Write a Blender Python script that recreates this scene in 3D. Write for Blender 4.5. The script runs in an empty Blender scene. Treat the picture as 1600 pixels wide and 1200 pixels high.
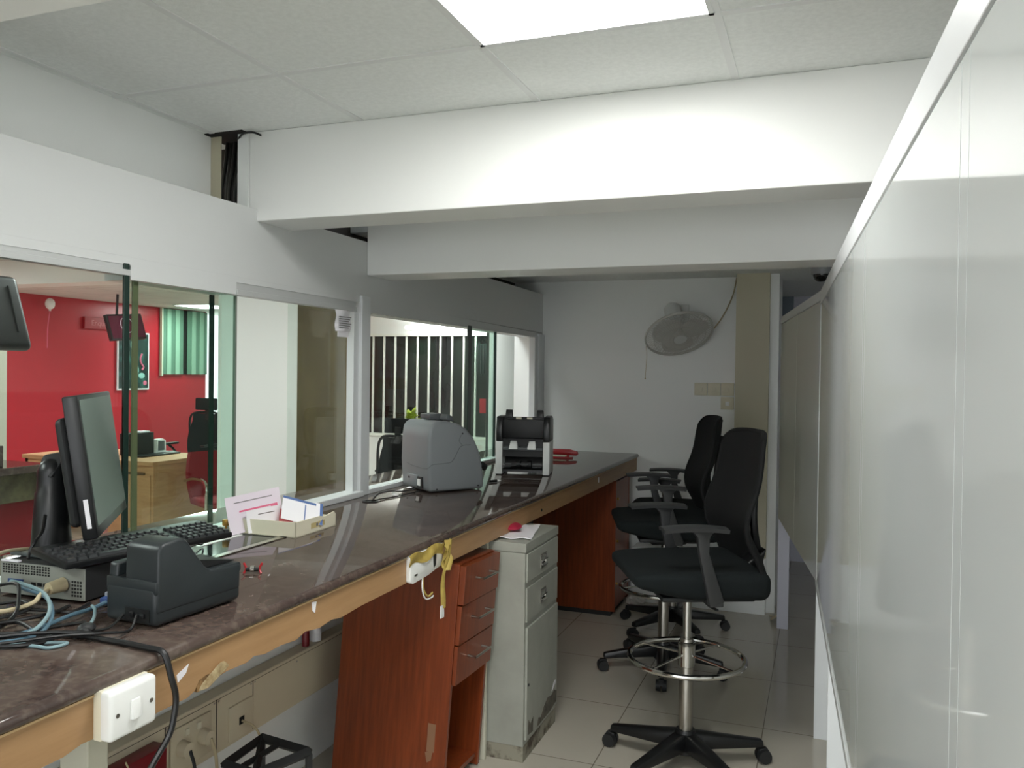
import bpy, bmesh, math, random
from mathutils import Vector, Matrix, Euler
random.seed(11)
S = bpy.context.scene
COL = S.collection
PI = math.pi
R = math.radians

# ------------------------------------------------------------------ materials
def lin(c):
    o = []
    for v in c[:3]:
        v /= 255.0
        o.append(v / 12.92 if v <= .04045 else ((v + .055) / 1.055) ** 2.4)
    return (o[0], o[1], o[2], 1.0)

def mat(name, col, rough=.5, metal=0.0, col2=None, nscale=6.0, stretch=(1, 1, 1), detail=4.0, ramp=(.35, .65),
        bump=0.0, bscale=80.0, coat=0.0, spec=.5, emit=None, estr=0.0):
    m = bpy.data.materials.new(name)
    m.use_nodes = True
    n, l = m.node_tree.nodes, m.node_tree.links
    b = n['Principled BSDF']
    b.inputs['Base Color'].default_value = lin(col)
    b.inputs['Roughness'].default_value = rough
    b.inputs['Metallic'].default_value = metal
    b.inputs['Specular IOR Level'].default_value = spec
    b.inputs['Coat Weight'].default_value = coat
    b.inputs['Coat Roughness'].default_value = .05
    if emit:
        b.inputs['Emission Color'].default_value = lin(emit)
        b.inputs['Emission Strength'].default_value = estr
    if col2 or bump:
        tc = n.new('ShaderNodeTexCoord')
        mp = n.new('ShaderNodeMapping')
        mp.inputs['Scale'].default_value = stretch
        l.new(tc.outputs['Object'], mp.inputs['Vector'])
    if col2:
        nz = n.new('ShaderNodeTexNoise')
        nz.inputs['Scale'].default_value = nscale
        nz.inputs['Detail'].default_value = detail
        nz.inputs['Roughness'].default_value = .62
        l.new(mp.outputs['Vector'], nz.inputs['Vector'])
        rp = n.new('ShaderNodeValToRGB')
        rp.color_ramp.elements[0].position = ramp[0]
        rp.color_ramp.elements[1].position = ramp[1]
        rp.color_ramp.elements[0].color = lin(col)
        rp.color_ramp.elements[1].color = lin(col2)
        l.new(nz.outputs['Fac'], rp.inputs['Fac'])
        l.new(rp.outputs['Color'], b.inputs['Base Color'])
    if bump:
        nb = n.new('ShaderNodeTexNoise')
        nb.inputs['Scale'].default_value = bscale
        nb.inputs['Detail'].default_value = 3
        l.new(mp.outputs['Vector'], nb.inputs['Vector'])
        bp = n.new('ShaderNodeBump')
        bp.inputs['Strength'].default_value = bump
        bp.inputs['Distance'].default_value = .002
        l.new(nb.outputs['Fac'], bp.inputs['Height'])
        l.new(bp.outputs['Normal'], b.inputs['Normal'])
    return m

def stone_mat():
    m = bpy.data.materials.new('brown_granite')
    m.use_nodes = True
    n, l = m.node_tree.nodes, m.node_tree.links
    b = n['Principled BSDF']
    tc = n.new('ShaderNodeTexCoord')
    a = n.new('ShaderNodeTexNoise'); a.inputs['Scale'].default_value = 2.9; a.inputs['Detail'].default_value = 10
    a.inputs['Roughness'].default_value = .68; a.inputs['Distortion'].default_value = 1.2
    r = n.new('ShaderNodeValToRGB')
    e = r.color_ramp.elements
    e[0].position = .30; e[0].color = lin((48, 39, 38))
    e[1].position = .74; e[1].color = lin((104, 94, 86))
    x = e.new(.44); x.color = lin((66, 54, 50))
    x = e.new(.56); x.color = lin((80, 67, 61))
    w = n.new('ShaderNodeTexNoise'); w.inputs['Scale'].default_value = 46; w.inputs['Detail'].default_value = 5
    r2 = n.new('ShaderNodeValToRGB')
    r2.color_ramp.elements[0].position = .48; r2.color_ramp.elements[0].color = (0, 0, 0, 1)
    r2.color_ramp.elements[1].position = .70; r2.color_ramp.elements[1].color = (1, 1, 1, 1)
    mx = n.new('ShaderNodeMix'); mx.data_type = 'RGBA'
    mm = n.new('ShaderNodeMath'); mm.operation = 'MULTIPLY'; mm.inputs[1].default_value = .35
    l.new(tc.outputs['Object'], a.inputs['Vector']); l.new(tc.outputs['Object'], w.inputs['Vector'])
    l.new(a.outputs['Fac'], r.inputs['Fac']); l.new(w.outputs['Fac'], r2.inputs['Fac'])
    l.new(r2.outputs['Color'], mm.inputs[0]); l.new(mm.outputs[0], mx.inputs['Factor'])
    l.new(r.outputs['Color'], mx.inputs[6]); mx.inputs[7].default_value = lin((118, 106, 96))
    l.new(mx.outputs[2], b.inputs['Base Color'])
    b.inputs['Roughness'].default_value = .10
    # handled, dusty patches scatter the polish
    d = n.new('ShaderNodeTexNoise'); d.inputs['Scale'].default_value = 2.3; d.inputs['Detail'].default_value = 6
    l.new(tc.outputs['Object'], d.inputs['Vector'])
    r3 = n.new('ShaderNodeMapRange'); r3.inputs['From Min'].default_value = .4; r3.inputs['From Max'].default_value = .75
    r3.inputs['To Min'].default_value = .03; r3.inputs['To Max'].default_value = .08
    l.new(d.outputs['Fac'], r3.inputs['Value'])
    # the near, much used end is dusty: duller and greyer
    sp = n.new('ShaderNodeSeparateXYZ'); l.new(tc.outputs['Object'], sp.inputs[0])
    ad = n.new('ShaderNodeMath'); ad.operation = 'MULTIPLY_ADD'; ad.inputs[1].default_value = .9; l.new(d.outputs['Fac'], ad.inputs[0]); l.new(sp.outputs['Y'], ad.inputs[2])
    du = n.new('ShaderNodeMapRange'); du.inputs['From Min'].default_value = -.75; du.inputs['From Max'].default_value = -1.35
    du.inputs['To Min'].default_value = 0; du.inputs['To Max'].default_value = 1
    l.new(ad.outputs[0], du.inputs['Value'])
    rr = n.new('ShaderNodeMath'); rr.operation = 'MULTIPLY_ADD'; rr.inputs[1].default_value = .34
    l.new(du.outputs['Result'], rr.inputs[0]); l.new(r3.outputs['Result'], rr.inputs[2]); l.new(rr.outputs[0], b.inputs['Roughness'])
    dm = n.new('ShaderNodeMath'); dm.operation = 'MULTIPLY'; dm.inputs[1].default_value = .5; l.new(du.outputs['Result'], dm.inputs[0])
    m3 = n.new('ShaderNodeMix'); m3.data_type = 'RGBA'; l.new(dm.outputs[0], m3.inputs['Factor'])
    l.new(mx.outputs[2], m3.inputs[6]); m3.inputs[7].default_value = lin((132, 118, 104)); l.new(m3.outputs[2], b.inputs['Base Color'])
    return m

def tile_mat(name, col, col2, size, ox, oy, gap, gapcol, rough):
    m = bpy.data.materials.new(name)
    m.use_nodes = True
    n, l = m.node_tree.nodes, m.node_tree.links
    b = n['Principled BSDF']
    tc = n.new('ShaderNodeTexCoord')
    sp = n.new('ShaderNodeSeparateXYZ'); l.new(tc.outputs['Object'], sp.inputs[0])
    masks = []
    for ax, o in (('X', ox), ('Y', oy)):
        s = n.new('ShaderNodeMath'); s.operation = 'SUBTRACT'; s.inputs[1].default_value = o
        l.new(sp.outputs[ax], s.inputs[0])
        d = n.new('ShaderNodeMath'); d.operation = 'DIVIDE'; d.inputs[1].default_value = size; l.new(s.outputs[0], d.inputs[0])
        f = n.new('ShaderNodeMath'); f.operation = 'FRACT'; l.new(d.outputs[0], f.inputs[0])
        c = n.new('ShaderNodeMath'); c.operation = 'LESS_THAN'; c.inputs[1].default_value = gap / size; l.new(f.outputs[0], c.inputs[0])
        masks.append(c)
    mx = n.new('ShaderNodeMath'); mx.operation = 'MAXIMUM'
    l.new(masks[0].outputs[0], mx.inputs[0]); l.new(masks[1].outputs[0], mx.inputs[1])
    nz = n.new('ShaderNodeTexNoise'); nz.inputs['Scale'].default_value = 3; nz.inputs['Detail'].default_value = 6
    l.new(tc.outputs['Object'], nz.inputs['Vector'])
    mc = n.new('ShaderNodeMix'); mc.data_type = 'RGBA'
    l.new(nz.outputs['Fac'], mc.inputs['Factor']); mc.inputs[6].default_value = lin(col); mc.inputs[7].default_value = lin(col2)
    m2 = n.new('ShaderNodeMix'); m2.data_type = 'RGBA'
    l.new(mx.outputs[0], m2.inputs['Factor']); l.new(mc.outputs[2], m2.inputs[6]); m2.inputs[7].default_value = lin(gapcol)
    l.new(m2.outputs[2], b.inputs['Base Color'])
    b.inputs['Roughness'].default_value = rough
    return m

def glass_mat(name, tint, ior=1.45, rough=0.0):
    m = bpy.data.materials.new(name)
    m.use_nodes = True
    n, l = m.node_tree.nodes, m.node_tree.links
    n.remove(n['Principled BSDF'])
    t = n.new('ShaderNodeBsdfTransparent'); t.inputs['Color'].default_value = tint
    g = n.new('ShaderNodeBsdfGlossy'); g.inputs['Roughness'].default_value = rough; g.inputs['Color'].default_value = (1, 1, 1, 1)
    lw = n.new('ShaderNodeLayerWeight')          # Schlick reflection, the same from both sides of the pane
    pw = n.new('ShaderNodeMath'); pw.operation = 'POWER'; pw.inputs[1].default_value = 5.0
    lw.inputs['Blend'].default_value = .5
    l.new(lw.outputs['Facing'], pw.inputs[0])
    f = n.new('ShaderNodeMath'); f.operation = 'MULTIPLY_ADD'; f.inputs[1].default_value = .90; f.inputs[2].default_value = .035
    l.new(pw.outputs[0], f.inputs[0])
    x = n.new('ShaderNodeMixShader')
    l.new(f.outputs[0], x.inputs[0]); l.new(t.outputs[0], x.inputs[1]); l.new(g.outputs[0], x.inputs[2])
    l.new(x.outputs[0], n['Material Output'].inputs['Surface'])
    return m

def lamp_mat(name, col, strength):
    m = bpy.data.materials.new(name)
    m.use_nodes = True
    n, l = m.node_tree.nodes, m.node_tree.links
    n.remove(n['Principled BSDF'])
    e = n.new('ShaderNodeEmission'); e.inputs['Color'].default_value = lin(col); e.inputs['Strength'].default_value = strength
    l.new(e.outputs[0], n['Material Output'].inputs['Surface'])
    return m

M = {}
M['wall'] = mat('white_wall_paint', (238, 240, 238), .42, bump=.05, bscale=30)
M['beam'] = mat('white_beam_paint', (238, 239, 236), .38, bump=.04, bscale=25)
M['fascia'] = mat('white_laminate', (212, 214, 213), .35)
M['ceil'] = mat('ceiling_tile', (238, 241, 239), .85, col2=(230, 233, 231), nscale=60, bump=.25, bscale=180)
M['tbar'] = mat('ceiling_tee_bar', (226, 228, 227), .5)
M['gapdark'] = mat('dark_void', (26, 25, 23), .9)
M['cream'] = mat('cream_paint', (205, 203, 185), .5)
M['beige'] = mat('beige_paint', (196, 190, 166), .5)
M['floor'] = tile_mat('cream_floor_tiles', (196, 190, 176), (186, 180, 166), .60, -.215, .12, .004, (120, 112, 100), .09)
M['hallfloor'] = tile_mat('hall_floor_tiles', (190, 184, 172), (182, 176, 164), .60, -.3, .12, .004, (120, 112, 100), .12)
M['hallceil'] = tile_mat('hall_ceiling_tiles', (226, 222, 216), (220, 216, 210), .60, -2.1, .2, .02, (196, 190, 186), .8)
M['panel'] = mat('gloss_white_panel', (208, 213, 211), .05, spec=.6)
M['rail'] = mat('white_powder_coat', (218, 221, 222), .3)
M['lilac'] = mat('lilac_white_post', (196, 196, 208), .45)
M['granite'] = stone_mat()
M['oak'] = mat('honey_wood_laminate', (158, 122, 84), .42, col2=(174, 138, 98), nscale=3.2, stretch=(10, 1.2, 14), detail=6, ramp=(.3, .7))
M['oakraw'] = mat('raw_chipboard_edge', (150, 116, 74), .9, col2=(96, 72, 46), nscale=50)
M['cherry'] = mat('cherry_laminate', (106, 46, 20), .33, col2=(136, 64, 30), nscale=4.5, stretch=(14, 14, .9), detail=5, ramp=(.3, .7))
M['cherryedge'] = mat('cherry_edging', (150, 70, 34), .4)
M['cabinet'] = mat('grey_green_steel', (164, 166, 156), .42, col2=(152, 153, 143), nscale=5, bump=.02, bscale=200)
M['rust'] = mat('rusty_steel', (150, 146, 130), .7, col2=(70, 58, 46), nscale=9, detail=8, ramp=(.46, .60))
M['chrome'] = mat('chrome', (205, 203, 198), .12, 1.0)
M['brushed'] = mat('brushed_steel', (176, 172, 164), .28, 1.0)
M['brass'] = mat('brass', (190, 150, 80), .28, 1.0)
M['blackplastic'] = mat('black_plastic', (20, 21, 22), .36, bump=.03, bscale=300)
M['blackmatt'] = mat('black_matt_plastic', (30, 31, 32), .55)
M['blackfabric'] = mat('black_fabric', (22, 27, 28), .92, bump=.5, bscale=700, spec=.25)
M['blackmesh'] = mat('black_mesh_fabric', (18, 19, 20), .8, bump=.4, bscale=900, spec=.3)
M['armgrey'] = mat('charcoal_plastic', (48, 49, 50), .5)
M['scanner'] = mat('dark_slate_plastic', (40, 45, 47), .36, bump=.04, bscale=400)
M['scannerdark'] = mat('slot_black', (16, 17, 18), .5)
M['sorter'] = mat('mid_grey_plastic', (120, 124, 127), .42, bump=.03, bscale=300)
M['sorterdark'] = mat('dark_grey_plastic', (82, 86, 88), .45)
M['offwhite'] = mat('off_white_plastic', (226, 228, 226), .4)
M['whiteplastic'] = mat('white_plastic', (238, 239, 236), .28)
M['creamplastic'] = mat('cream_plastic', (222, 216, 194), .4)
M['trunk'] = mat('beige_trunking', (208, 197, 172), .5)
M['red'] = mat('red_wall_paint', (184, 36, 50), .3)
M['reddark'] = mat('dark_red_panel', (120, 18, 28), .4)
M['redfabric'] = mat('maroon_fabric', (140, 28, 40), .8)
M['redplastic'] = mat('red_plastic', (168, 28, 36), .35)
M['desk'] = mat('light_oak_laminate', (174, 128, 90), .45, col2=(190, 144, 104), nscale=3, stretch=(2, 2, 10), detail=5)
M['deskdark'] = mat('light_oak_shadow_gap', (92, 66, 42), .7)
M['pcgrey'] = mat('pc_grey_steel', (140, 142, 134), .45)
M['glassclear'] = glass_mat('clear_glass', (.93, .965, .945, 1))
M['glassgreen'] = glass_mat('green_glass', (.80, .93, .87, 1))
M['stilegreen'] = mat('dark_green_glass_edge', (34, 52, 46), .2)
M['stileolive'] = mat('olive_glass_edge', (118, 114, 88), .3)
M['olive'] = mat('olive_brown_board', (98, 86, 54), .25, col2=(86, 74, 46), nscale=3)
M['alu'] = mat('dull_aluminium', (196, 198, 197), .35, .15)
M['pillar'] = mat('hall_white_board', (236, 240, 236), .4)
M['screen'] = mat('satin_screen_off', (96, 108, 102), .28)  # the room's grey-green reflection is put into the base colour
M['screentv'] = mat('wine_screen_picture', (92, 30, 52), .15, emit=(120, 40, 74), estr=.05)
M['paper'] = mat('white_paper', (236, 234, 238), .8)
M['paperlilac'] = mat('lilac_white_paper', (228, 218, 228), .8)
M['pink'] = mat('pink_print', (222, 110, 140), .8)
M['coral'] = mat('coral_card', (226, 112, 120), .7)
M['blueprint'] = mat('blue_print', (84, 110, 160), .7)
M['textgrey'] = mat('grey_print', (120, 118, 118), .8)
M['tape'] = mat('yellowed_masking_tape', (186, 164, 86), .55, col2=(160, 136, 66), nscale=30, bump=.4, bscale=90)
M['cableblack'] = mat('black_cable', (22, 22, 23), .38)
M['cableblue'] = mat('grey_blue_cable', (84, 112, 128), .35)
M['cablelight'] = mat('pale_blue_cable', (132, 158, 164), .35)
M['cablebeige'] = mat('beige_cable', (186, 172, 140), .5)
M['vgablue'] = mat('blue_connector', (52, 74, 124), .4)
M['lampmain'] = lamp_mat('panel_light_diffuser', (255, 255, 252), 12.0)
M['lamphall'] = lamp_mat('hall_panel_diffuser', (246, 253, 251), 17.0)
M['lampbatten'] = lamp_mat('batten_diffuser', (255, 255, 255), 9.0)
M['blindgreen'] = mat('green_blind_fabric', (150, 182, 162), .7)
M['blindgreen2'] = mat('darker_green_blind_fabric', (100, 132, 114), .7)  # darker green for every other slat
M['slatwhite'] = mat('white_blind_fabric', (232, 234, 226), .7)
M['nightglass'] = mat('dark_garden_glass', (26, 28, 29), .12, col2=(36, 52, 42), nscale=2.6, stretch=(2, 1, .7), detail=6)
M['poster'] = mat('poster_teal_print', (24, 48, 46), .4, col2=(60, 110, 104), nscale=9, detail=5, ramp=(.5, .72))
M['signletters'] = mat('sign_letters', (196, 110, 112), .5)
M['leafgreen'] = mat('lime_green_leaf', (150, 170, 50), .6)

# ------------------------------------------------------------------ mesh builder
class MB:
    def __init__(s):
        s.bm = bmesh.new(); s.mi = 0
    def _add(s, t, mtx=None):
        if mtx is not None: t.transform(mtx)
        bmesh.ops.recalc_face_normals(t, faces=t.faces)
        for f in t.faces: f.material_index = s.mi
        me = bpy.data.meshes.new('t'); t.to_mesh(me); t.free()
        s.bm.from_mesh(me); bpy.data.meshes.remove(me)
        return s
    def m(s, i):
        s.mi = i; return s
    def box(s, x0, x1, y0, y1, z0, z1, bev=0, seg=2, mtx=None):
        t = bmesh.new(); bmesh.ops.create_cube(t, size=1)
        for v in t.verts:
            v.co = Vector(((x0 + x1) / 2 + v.co.x * (x1 - x0), (y0 + y1) / 2 + v.co.y * (y1 - y0), (z0 + z1) / 2 + v.co.z * (z1 - z0)))
        if bev: bmesh.ops.bevel(t, geom=t.edges[:], offset=bev, segments=seg, profile=.5, affect='EDGES')
        return s._add(t, mtx)
    def hull(s, pts, bev=0, seg=2, mtx=None):
        t = bmesh.new()
        for p in pts: t.verts.new(p)
        bmesh.ops.convex_hull(t, input=t.verts[:])
        bmesh.ops.dissolve_limit(t, angle_limit=.01, verts=t.verts[:], edges=t.edges[:])
        if bev: bmesh.ops.bevel(t, geom=t.edges[:], offset=bev, segments=seg, profile=.5, affect='EDGES')
        return s._add(t, mtx)
    def cyl(s, p0, p1, r, r2=None, seg=20, mtx=None):
        p0, p1 = Vector(p0), Vector(p1); d = p1 - p0
        t = bmesh.new()
        bmesh.ops.create_cone(t, cap_ends=True, segments=seg, radius1=r, radius2=r if r2 is None else r2, depth=d.length)
        q = d.to_track_quat('Z', 'Y').to_matrix().to_4x4()
        t.transform(Matrix.Translation((p0 + p1) / 2) @ q)
        return s._add(t, mtx)
    def sphere(s, c, r, sc=(1, 1, 1), seg=20, mtx=None):
        t = bmesh.new(); bmesh.ops.create_uvsphere(t, u_segments=seg, v_segments=max(6, seg // 2), radius=r)
        t.transform(Matrix.Translation(c) @ Matrix.Diagonal((*sc, 1)))
        return s._add(t, mtx)
    def prism(s, pts, ax, a0, a1, bev=0, seg=2, mtx=None):
        def mk(p, a):
            return {'x': (a, p[0], p[1]), 'y': (p[0], a, p[1]), 'z': (p[0], p[1], a)}[ax]
        t = bmesh.new()
        lo = [t.verts.new(mk(p, a0)) for p in pts]; hi = [t.verts.new(mk(p, a1)) for p in pts]
        n = len(pts)
        t.faces.new(lo); t.faces.new(hi[::-1])
        for i in range(n): t.faces.new((lo[i], lo[(i + 1) % n], hi[(i + 1) % n], hi[i]))
        bmesh.ops.recalc_face_normals(t, faces=t.faces)
        if bev:
            ed = [e for e in t.edges if e.calc_face_angle(0) > .5]
            bmesh.ops.bevel(t, geom=ed, offset=bev, segments=seg, profile=.5, affect='EDGES', clamp_overlap=True)
        return s._add(t, mtx)
    def tube(s, pts, r, seg=8, sub=6, closed=False, mtx=None, taper=None):
        P = [Vector(p) for p in pts]; n = len(P); out = []
        if n == 2 or sub <= 1: out = P
        else:
            rng = range(n) if closed else range(n - 1)
            for i in rng:
                a, b = P[i], P[(i + 1) % n]
                p_ = P[(i - 1) % n] if (closed or i > 0) else a * 2 - b
                q_ = P[(i + 2) % n] if (closed or i < n - 2) else b * 2 - a
                for k in range(sub):
                    u = k / sub
                    out.append(.5 * ((2 * a) + (b - p_) * u + (2 * p_ - 5 * a + 4 * b - q_) * u * u + (3 * a - p_ - 3 * b + q_) * u ** 3))
            if not closed: out.append(P[-1])
        t = bmesh.new(); rings = []; N = len(out); up = None
        for i, p in enumerate(out):
            d = (out[(i + 1) % N] - out[i - 1]) if closed else (out[min(i + 1, N - 1)] - out[max(i - 1, 0)])
            d = d.normalized() if d.length > 1e-9 else Vector((0, 0, 1))
            if up is None: up = Vector((0, 0, 1)) if abs(d.z) < .9 else Vector((1, 0, 0))
            sd = d.cross(up)
            if sd.length < 1e-6: sd = d.cross(Vector((1, 0, 0)))
            sd.normalize(); up = sd.cross(d).normalized()
            rr = r if taper is None else r * (1 + (taper - 1) * i / (N - 1))
            rings.append([t.verts.new(p + sd * rr * math.cos(2 * PI * k / seg) + up * rr * math.sin(2 * PI * k / seg)) for k in range(seg)])
        for i in range(N if closed else N - 1):
            A, B = rings[i], rings[(i + 1) % N]
            for k in range(seg): t.faces.new((A[k], A[(k + 1) % seg], B[(k + 1) % seg], B[k]))
        if not closed:
            t.faces.new(rings[0]); t.faces.new(rings[-1][::-1])
        return s._add(t, mtx)
    def ring(s, c, Rr, r, seg=8, n=48, mtx=None):
        return s.tube([(c[0] + Rr * math.cos(2 * PI * k / n), c[1] + Rr * math.sin(2 * PI * k / n), c[2]) for k in range(n)], r, seg, 1, True, mtx)
    def lathe(s, prof, seg=28, mtx=None):
        t = bmesh.new(); rings = []
        for (r, z) in prof:
            if r < 1e-6: rings.append([t.verts.new((0, 0, z))])
            else: rings.append([t.verts.new((r * math.cos(2 * PI * k / seg), r * math.sin(2 * PI * k / seg), z)) for k in range(seg)])
        for A, B in zip(rings, rings[1:]):
            for k in range(seg):
                k2 = (k + 1) % seg
                if len(A) == 1 and len(B) == 1: continue
                if len(A) == 1: t.faces.new((A[0], B[k], B[k2]))
                elif len(B) == 1: t.faces.new((A[k], A[k2], B[0]))
                else: t.faces.new((A[k], A[k2], B[k2], B[k]))
        for rg in (rings[0], rings[-1]):
            if len(rg) > 1: t.faces.new(rg)
        return s._add(t, mtx)
    def shell(s, fn, nu, nv, th, mtx=None):
        t = bmesh.new(); f, b = [], []
        for i in range(nu + 1):
            fr, br = [], []
            for j in range(nv + 1):
                u, v = i / nu, j / nv; e = 1e-3
                p = Vector(fn(u, v)); du = Vector(fn(min(u + e, 1), v)) - Vector(fn(max(u - e, 0), v)); dv = Vector(fn(u, min(v + e, 1))) - Vector(fn(u, max(v - e, 0)))
                nn = du.cross(dv); nn = nn.normalized() if nn.length > 1e-12 else Vector((0, 1, 0))
                fr.append(t.verts.new(p + nn * th / 2)); br.append(t.verts.new(p - nn * th / 2))
            f.append(fr); b.append(br)
        for i in range(nu):
            for j in range(nv):
                t.faces.new((f[i][j], f[i + 1][j], f[i + 1][j + 1], f[i][j + 1]))
                t.faces.new((b[i][j], b[i][j + 1], b[i + 1][j + 1], b[i + 1][j]))
        for i in range(nu):
            t.faces.new((f[i][0], b[i][0], b[i + 1][0], f[i + 1][0])); t.faces.new((f[i][nv], f[i + 1][nv], b[i + 1][nv], b[i][nv]))
        for j in range(nv):
            t.faces.new((f[0][j], f[0][j + 1], b[0][j + 1], b[0][j])); t.faces.new((f[nu][j], b[nu][j], b[nu][j + 1], f[nu][j + 1]))
        return s._add(t, mtx)
    def build(s, name, mats, parent=None, smooth=35, label=None):
        me = bpy.data.meshes.new(name); s.bm.to_mesh(me); s.bm.free()
        for m in (mats if isinstance(mats, (list, tuple)) else [mats]): me.materials.append(M[m] if isinstance(m, str) else m)
        if smooth:
            me.polygons.foreach_set('use_smooth', [True] * len(me.polygons)); me.set_sharp_from_angle(angle=R(smooth))
        o = bpy.data.objects.new(name, me); COL.objects.link(o)
        if parent: o.parent = parent
        if label: o['label'] = label
        return o

def tag(o, label, cat, group=None, kind=None):
    o['label'] = label; o['category'] = cat
    if group: o['group'] = group
    if kind: o['kind'] = kind
    return o
def thing(name, label, cat, loc=(0, 0, 0), rot=(0, 0, 0), group=None):
    o = bpy.data.objects.new(name, None); COL.objects.link(o)
    o.empty_display_size = .05
    o.location = loc; o.rotation_euler = rot
    return tag(o, label, cat, group)
def struct(o):
    o['kind'] = 'structure'; return o
def dup(root, loc, rotz, label):
    r = root.copy(); COL.objects.link(r); r.location = loc; r.rotation_euler = (0, 0, rotz); r['label'] = label
    for ch in list(root.children):
        c = ch.copy(); COL.objects.link(c); c.parent = r
        for g in ch.children:
            d = g.copy(); COL.objects.link(d); d.parent = c
    return r
def B(*a, **k): return MB().box(*a, **k)
def text(body, size, mtx, m, parent, name='lettering', ext=.0006):
    cu = bpy.data.curves.new(name, 'FONT'); cu.body = body; cu.size = size; cu.extrude = ext; cu.align_x = 'CENTER'; cu.align_y = 'CENTER'
    oc = bpy.data.objects.new(name, cu); COL.objects.link(oc); bpy.context.view_layer.update()
    me = bpy.data.meshes.new_from_object(oc.evaluated_get(bpy.context.evaluated_depsgraph_get())); bpy.data.objects.remove(oc)
    me.materials.clear(); me.materials.append(M[m])
    o = bpy.data.objects.new(name, me); COL.objects.link(o); o.matrix_world = mtx
    if parent: o.parent = parent
    return o

# ------------------------------------------------------------------ key dimensions (metres, camera stands at x=0, y=0)
EYE = 1.53
TOP = .98            # counter top
FX = -1.185          # counter front
WX = -1.90           # face of the fascia over the windows
YB = 5.68            # back wall
CZ = 2.382           # ceiling of the near bay
CZ2 = 2.19           # ceiling of the far bay

# ------------------------------------------------------------------ setting
struct(B(-2.10, 2.6, -3.0, 8.2, -.1, 0).build('floor', 'floor', smooth=0))
struct(B(-9.2, -2.10, -3.0, 11.0, -.1, 0).build('floor_hall', 'hallfloor', smooth=0))
c = struct(B(-2.2, 2.6, -3.0, 3.42, CZ, CZ + .08).build('ceiling', 'ceil', smooth=0))
g = MB()
for x in (-2.07, -1.478, -.845, -.245, .357, .96, 1.56, 2.16):
    g.box(x - .011, x + .011, -2.9, 2.443, CZ - .003, CZ + .002)
for y in (-2.2, -1.6, -1.0, -.4, .2, .8, 1.395, 1.989):
    g.box(-2.095, 2.5, y - .011, y + .011, CZ - .0032, CZ + .002)
g.build('ceiling_grid', 'tbar', c, smooth=0)
struct(B(-2.2, 2.6, 3.42, 8.2, CZ2, CZ2 + .08).build('ceiling_back_bay', 'ceil', smooth=0))
struct(B(-9.2, -2.2, -3.0, 11.0, 2.40, 2.48).build('ceiling_hall', 'hallceil', smooth=0))
# beams
struct(B(-1.936, 2.6, 2.443, 2.65, 2.062, CZ, bev=.004).build('trim_1', 'beam', smooth=0))
struct(B(WX + .002, 2.6, 3.201, 3.42, 1.956, CZ, bev=.004).build('trim_2', 'beam', smooth=0))
struct(B(-2.1, 2.6, .66, .923, 2.064, CZ, bev=.004).build('trim_3', 'beam', smooth=0))
# walls of the room
struct(B(-2.12, -.318, YB, YB + .12, 0, 2.40).build('wall_back', 'wall', smooth=0))
struct(B(-2.2, -2.12, 2.60, 8.9, 2.09, 2.40).build('light_blocker_upper_back', mat('dark_blocker_board', (52, 48, 44), .8), smooth=0))  # dark board added to keep hall light out of the gap over the fascia
struct(B(-.525, -.318, 5.5, YB, 0, CZ2).build('wall_column', 'beige', smooth=0))
struct(B(-1.185, -.316, 5.495, YB, 0, .36).build('trim_4', 'wall', smooth=0))
struct(B(-.318, -.262, 5.56, YB + .3, 0, CZ2).build('trim_5', 'wall', smooth=0))
struct(B(-2.0, 2.6, 7.2, 7.3, 0, CZ2).build('wall_far', 'lilac', smooth=0))
struct(B(-.325, -.225, 7.16, 7.2, 0, CZ2).build('trim_6', mat('slate_blue_strip', (110, 122, 132), .5), smooth=0))
struct(B(2.5, 2.6, -3.0, 8.2, 0, CZ).build('wall_right', 'wall', smooth=0))
struct(B(-1.97, -1.85, -3.0, YB, 0, TOP - .03).build('wall_left', 'wall', smooth=0))
struct(B(-2.2, -2.105, -3.0, 2.44, 2.09, CZ).build('wall_left_upper', 'wall', smooth=0))
# fascia over the windows, its lower edge drops a little towards the back
fb = lambda y: 1.872 - .0113 * (y - 1.46)
f = MB(); f.prism([(-3.0, fb(-.5)), (YB, fb(YB)), (YB, 2.104), (-3.0, 2.104)], 'x', WX - .21, WX)
struct(f.build('wall_fascia', 'fascia', smooth=0))
f = MB(); f.prism([(-3.0, fb(-.5) - .005), (3.15, fb(3.15) - .005), (3.15, 1.832), (-3.0, 1.832)], 'x', WX - .10, WX - .0005)
f.box(WX - .10, WX + .001, 1.868, 2.333, 1.79, 1.833)
struct(f.build('trim_7', 'fascia', smooth=0))
f = MB(); f.prism([(3.22, fb(3.22) - .005), (YB, fb(YB) - .005), (YB, 1.785), (3.22, 1.792)], 'x', WX - .10, WX - .0005)
struct(f.build('trim_8', 'fascia', smooth=0))
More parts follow.
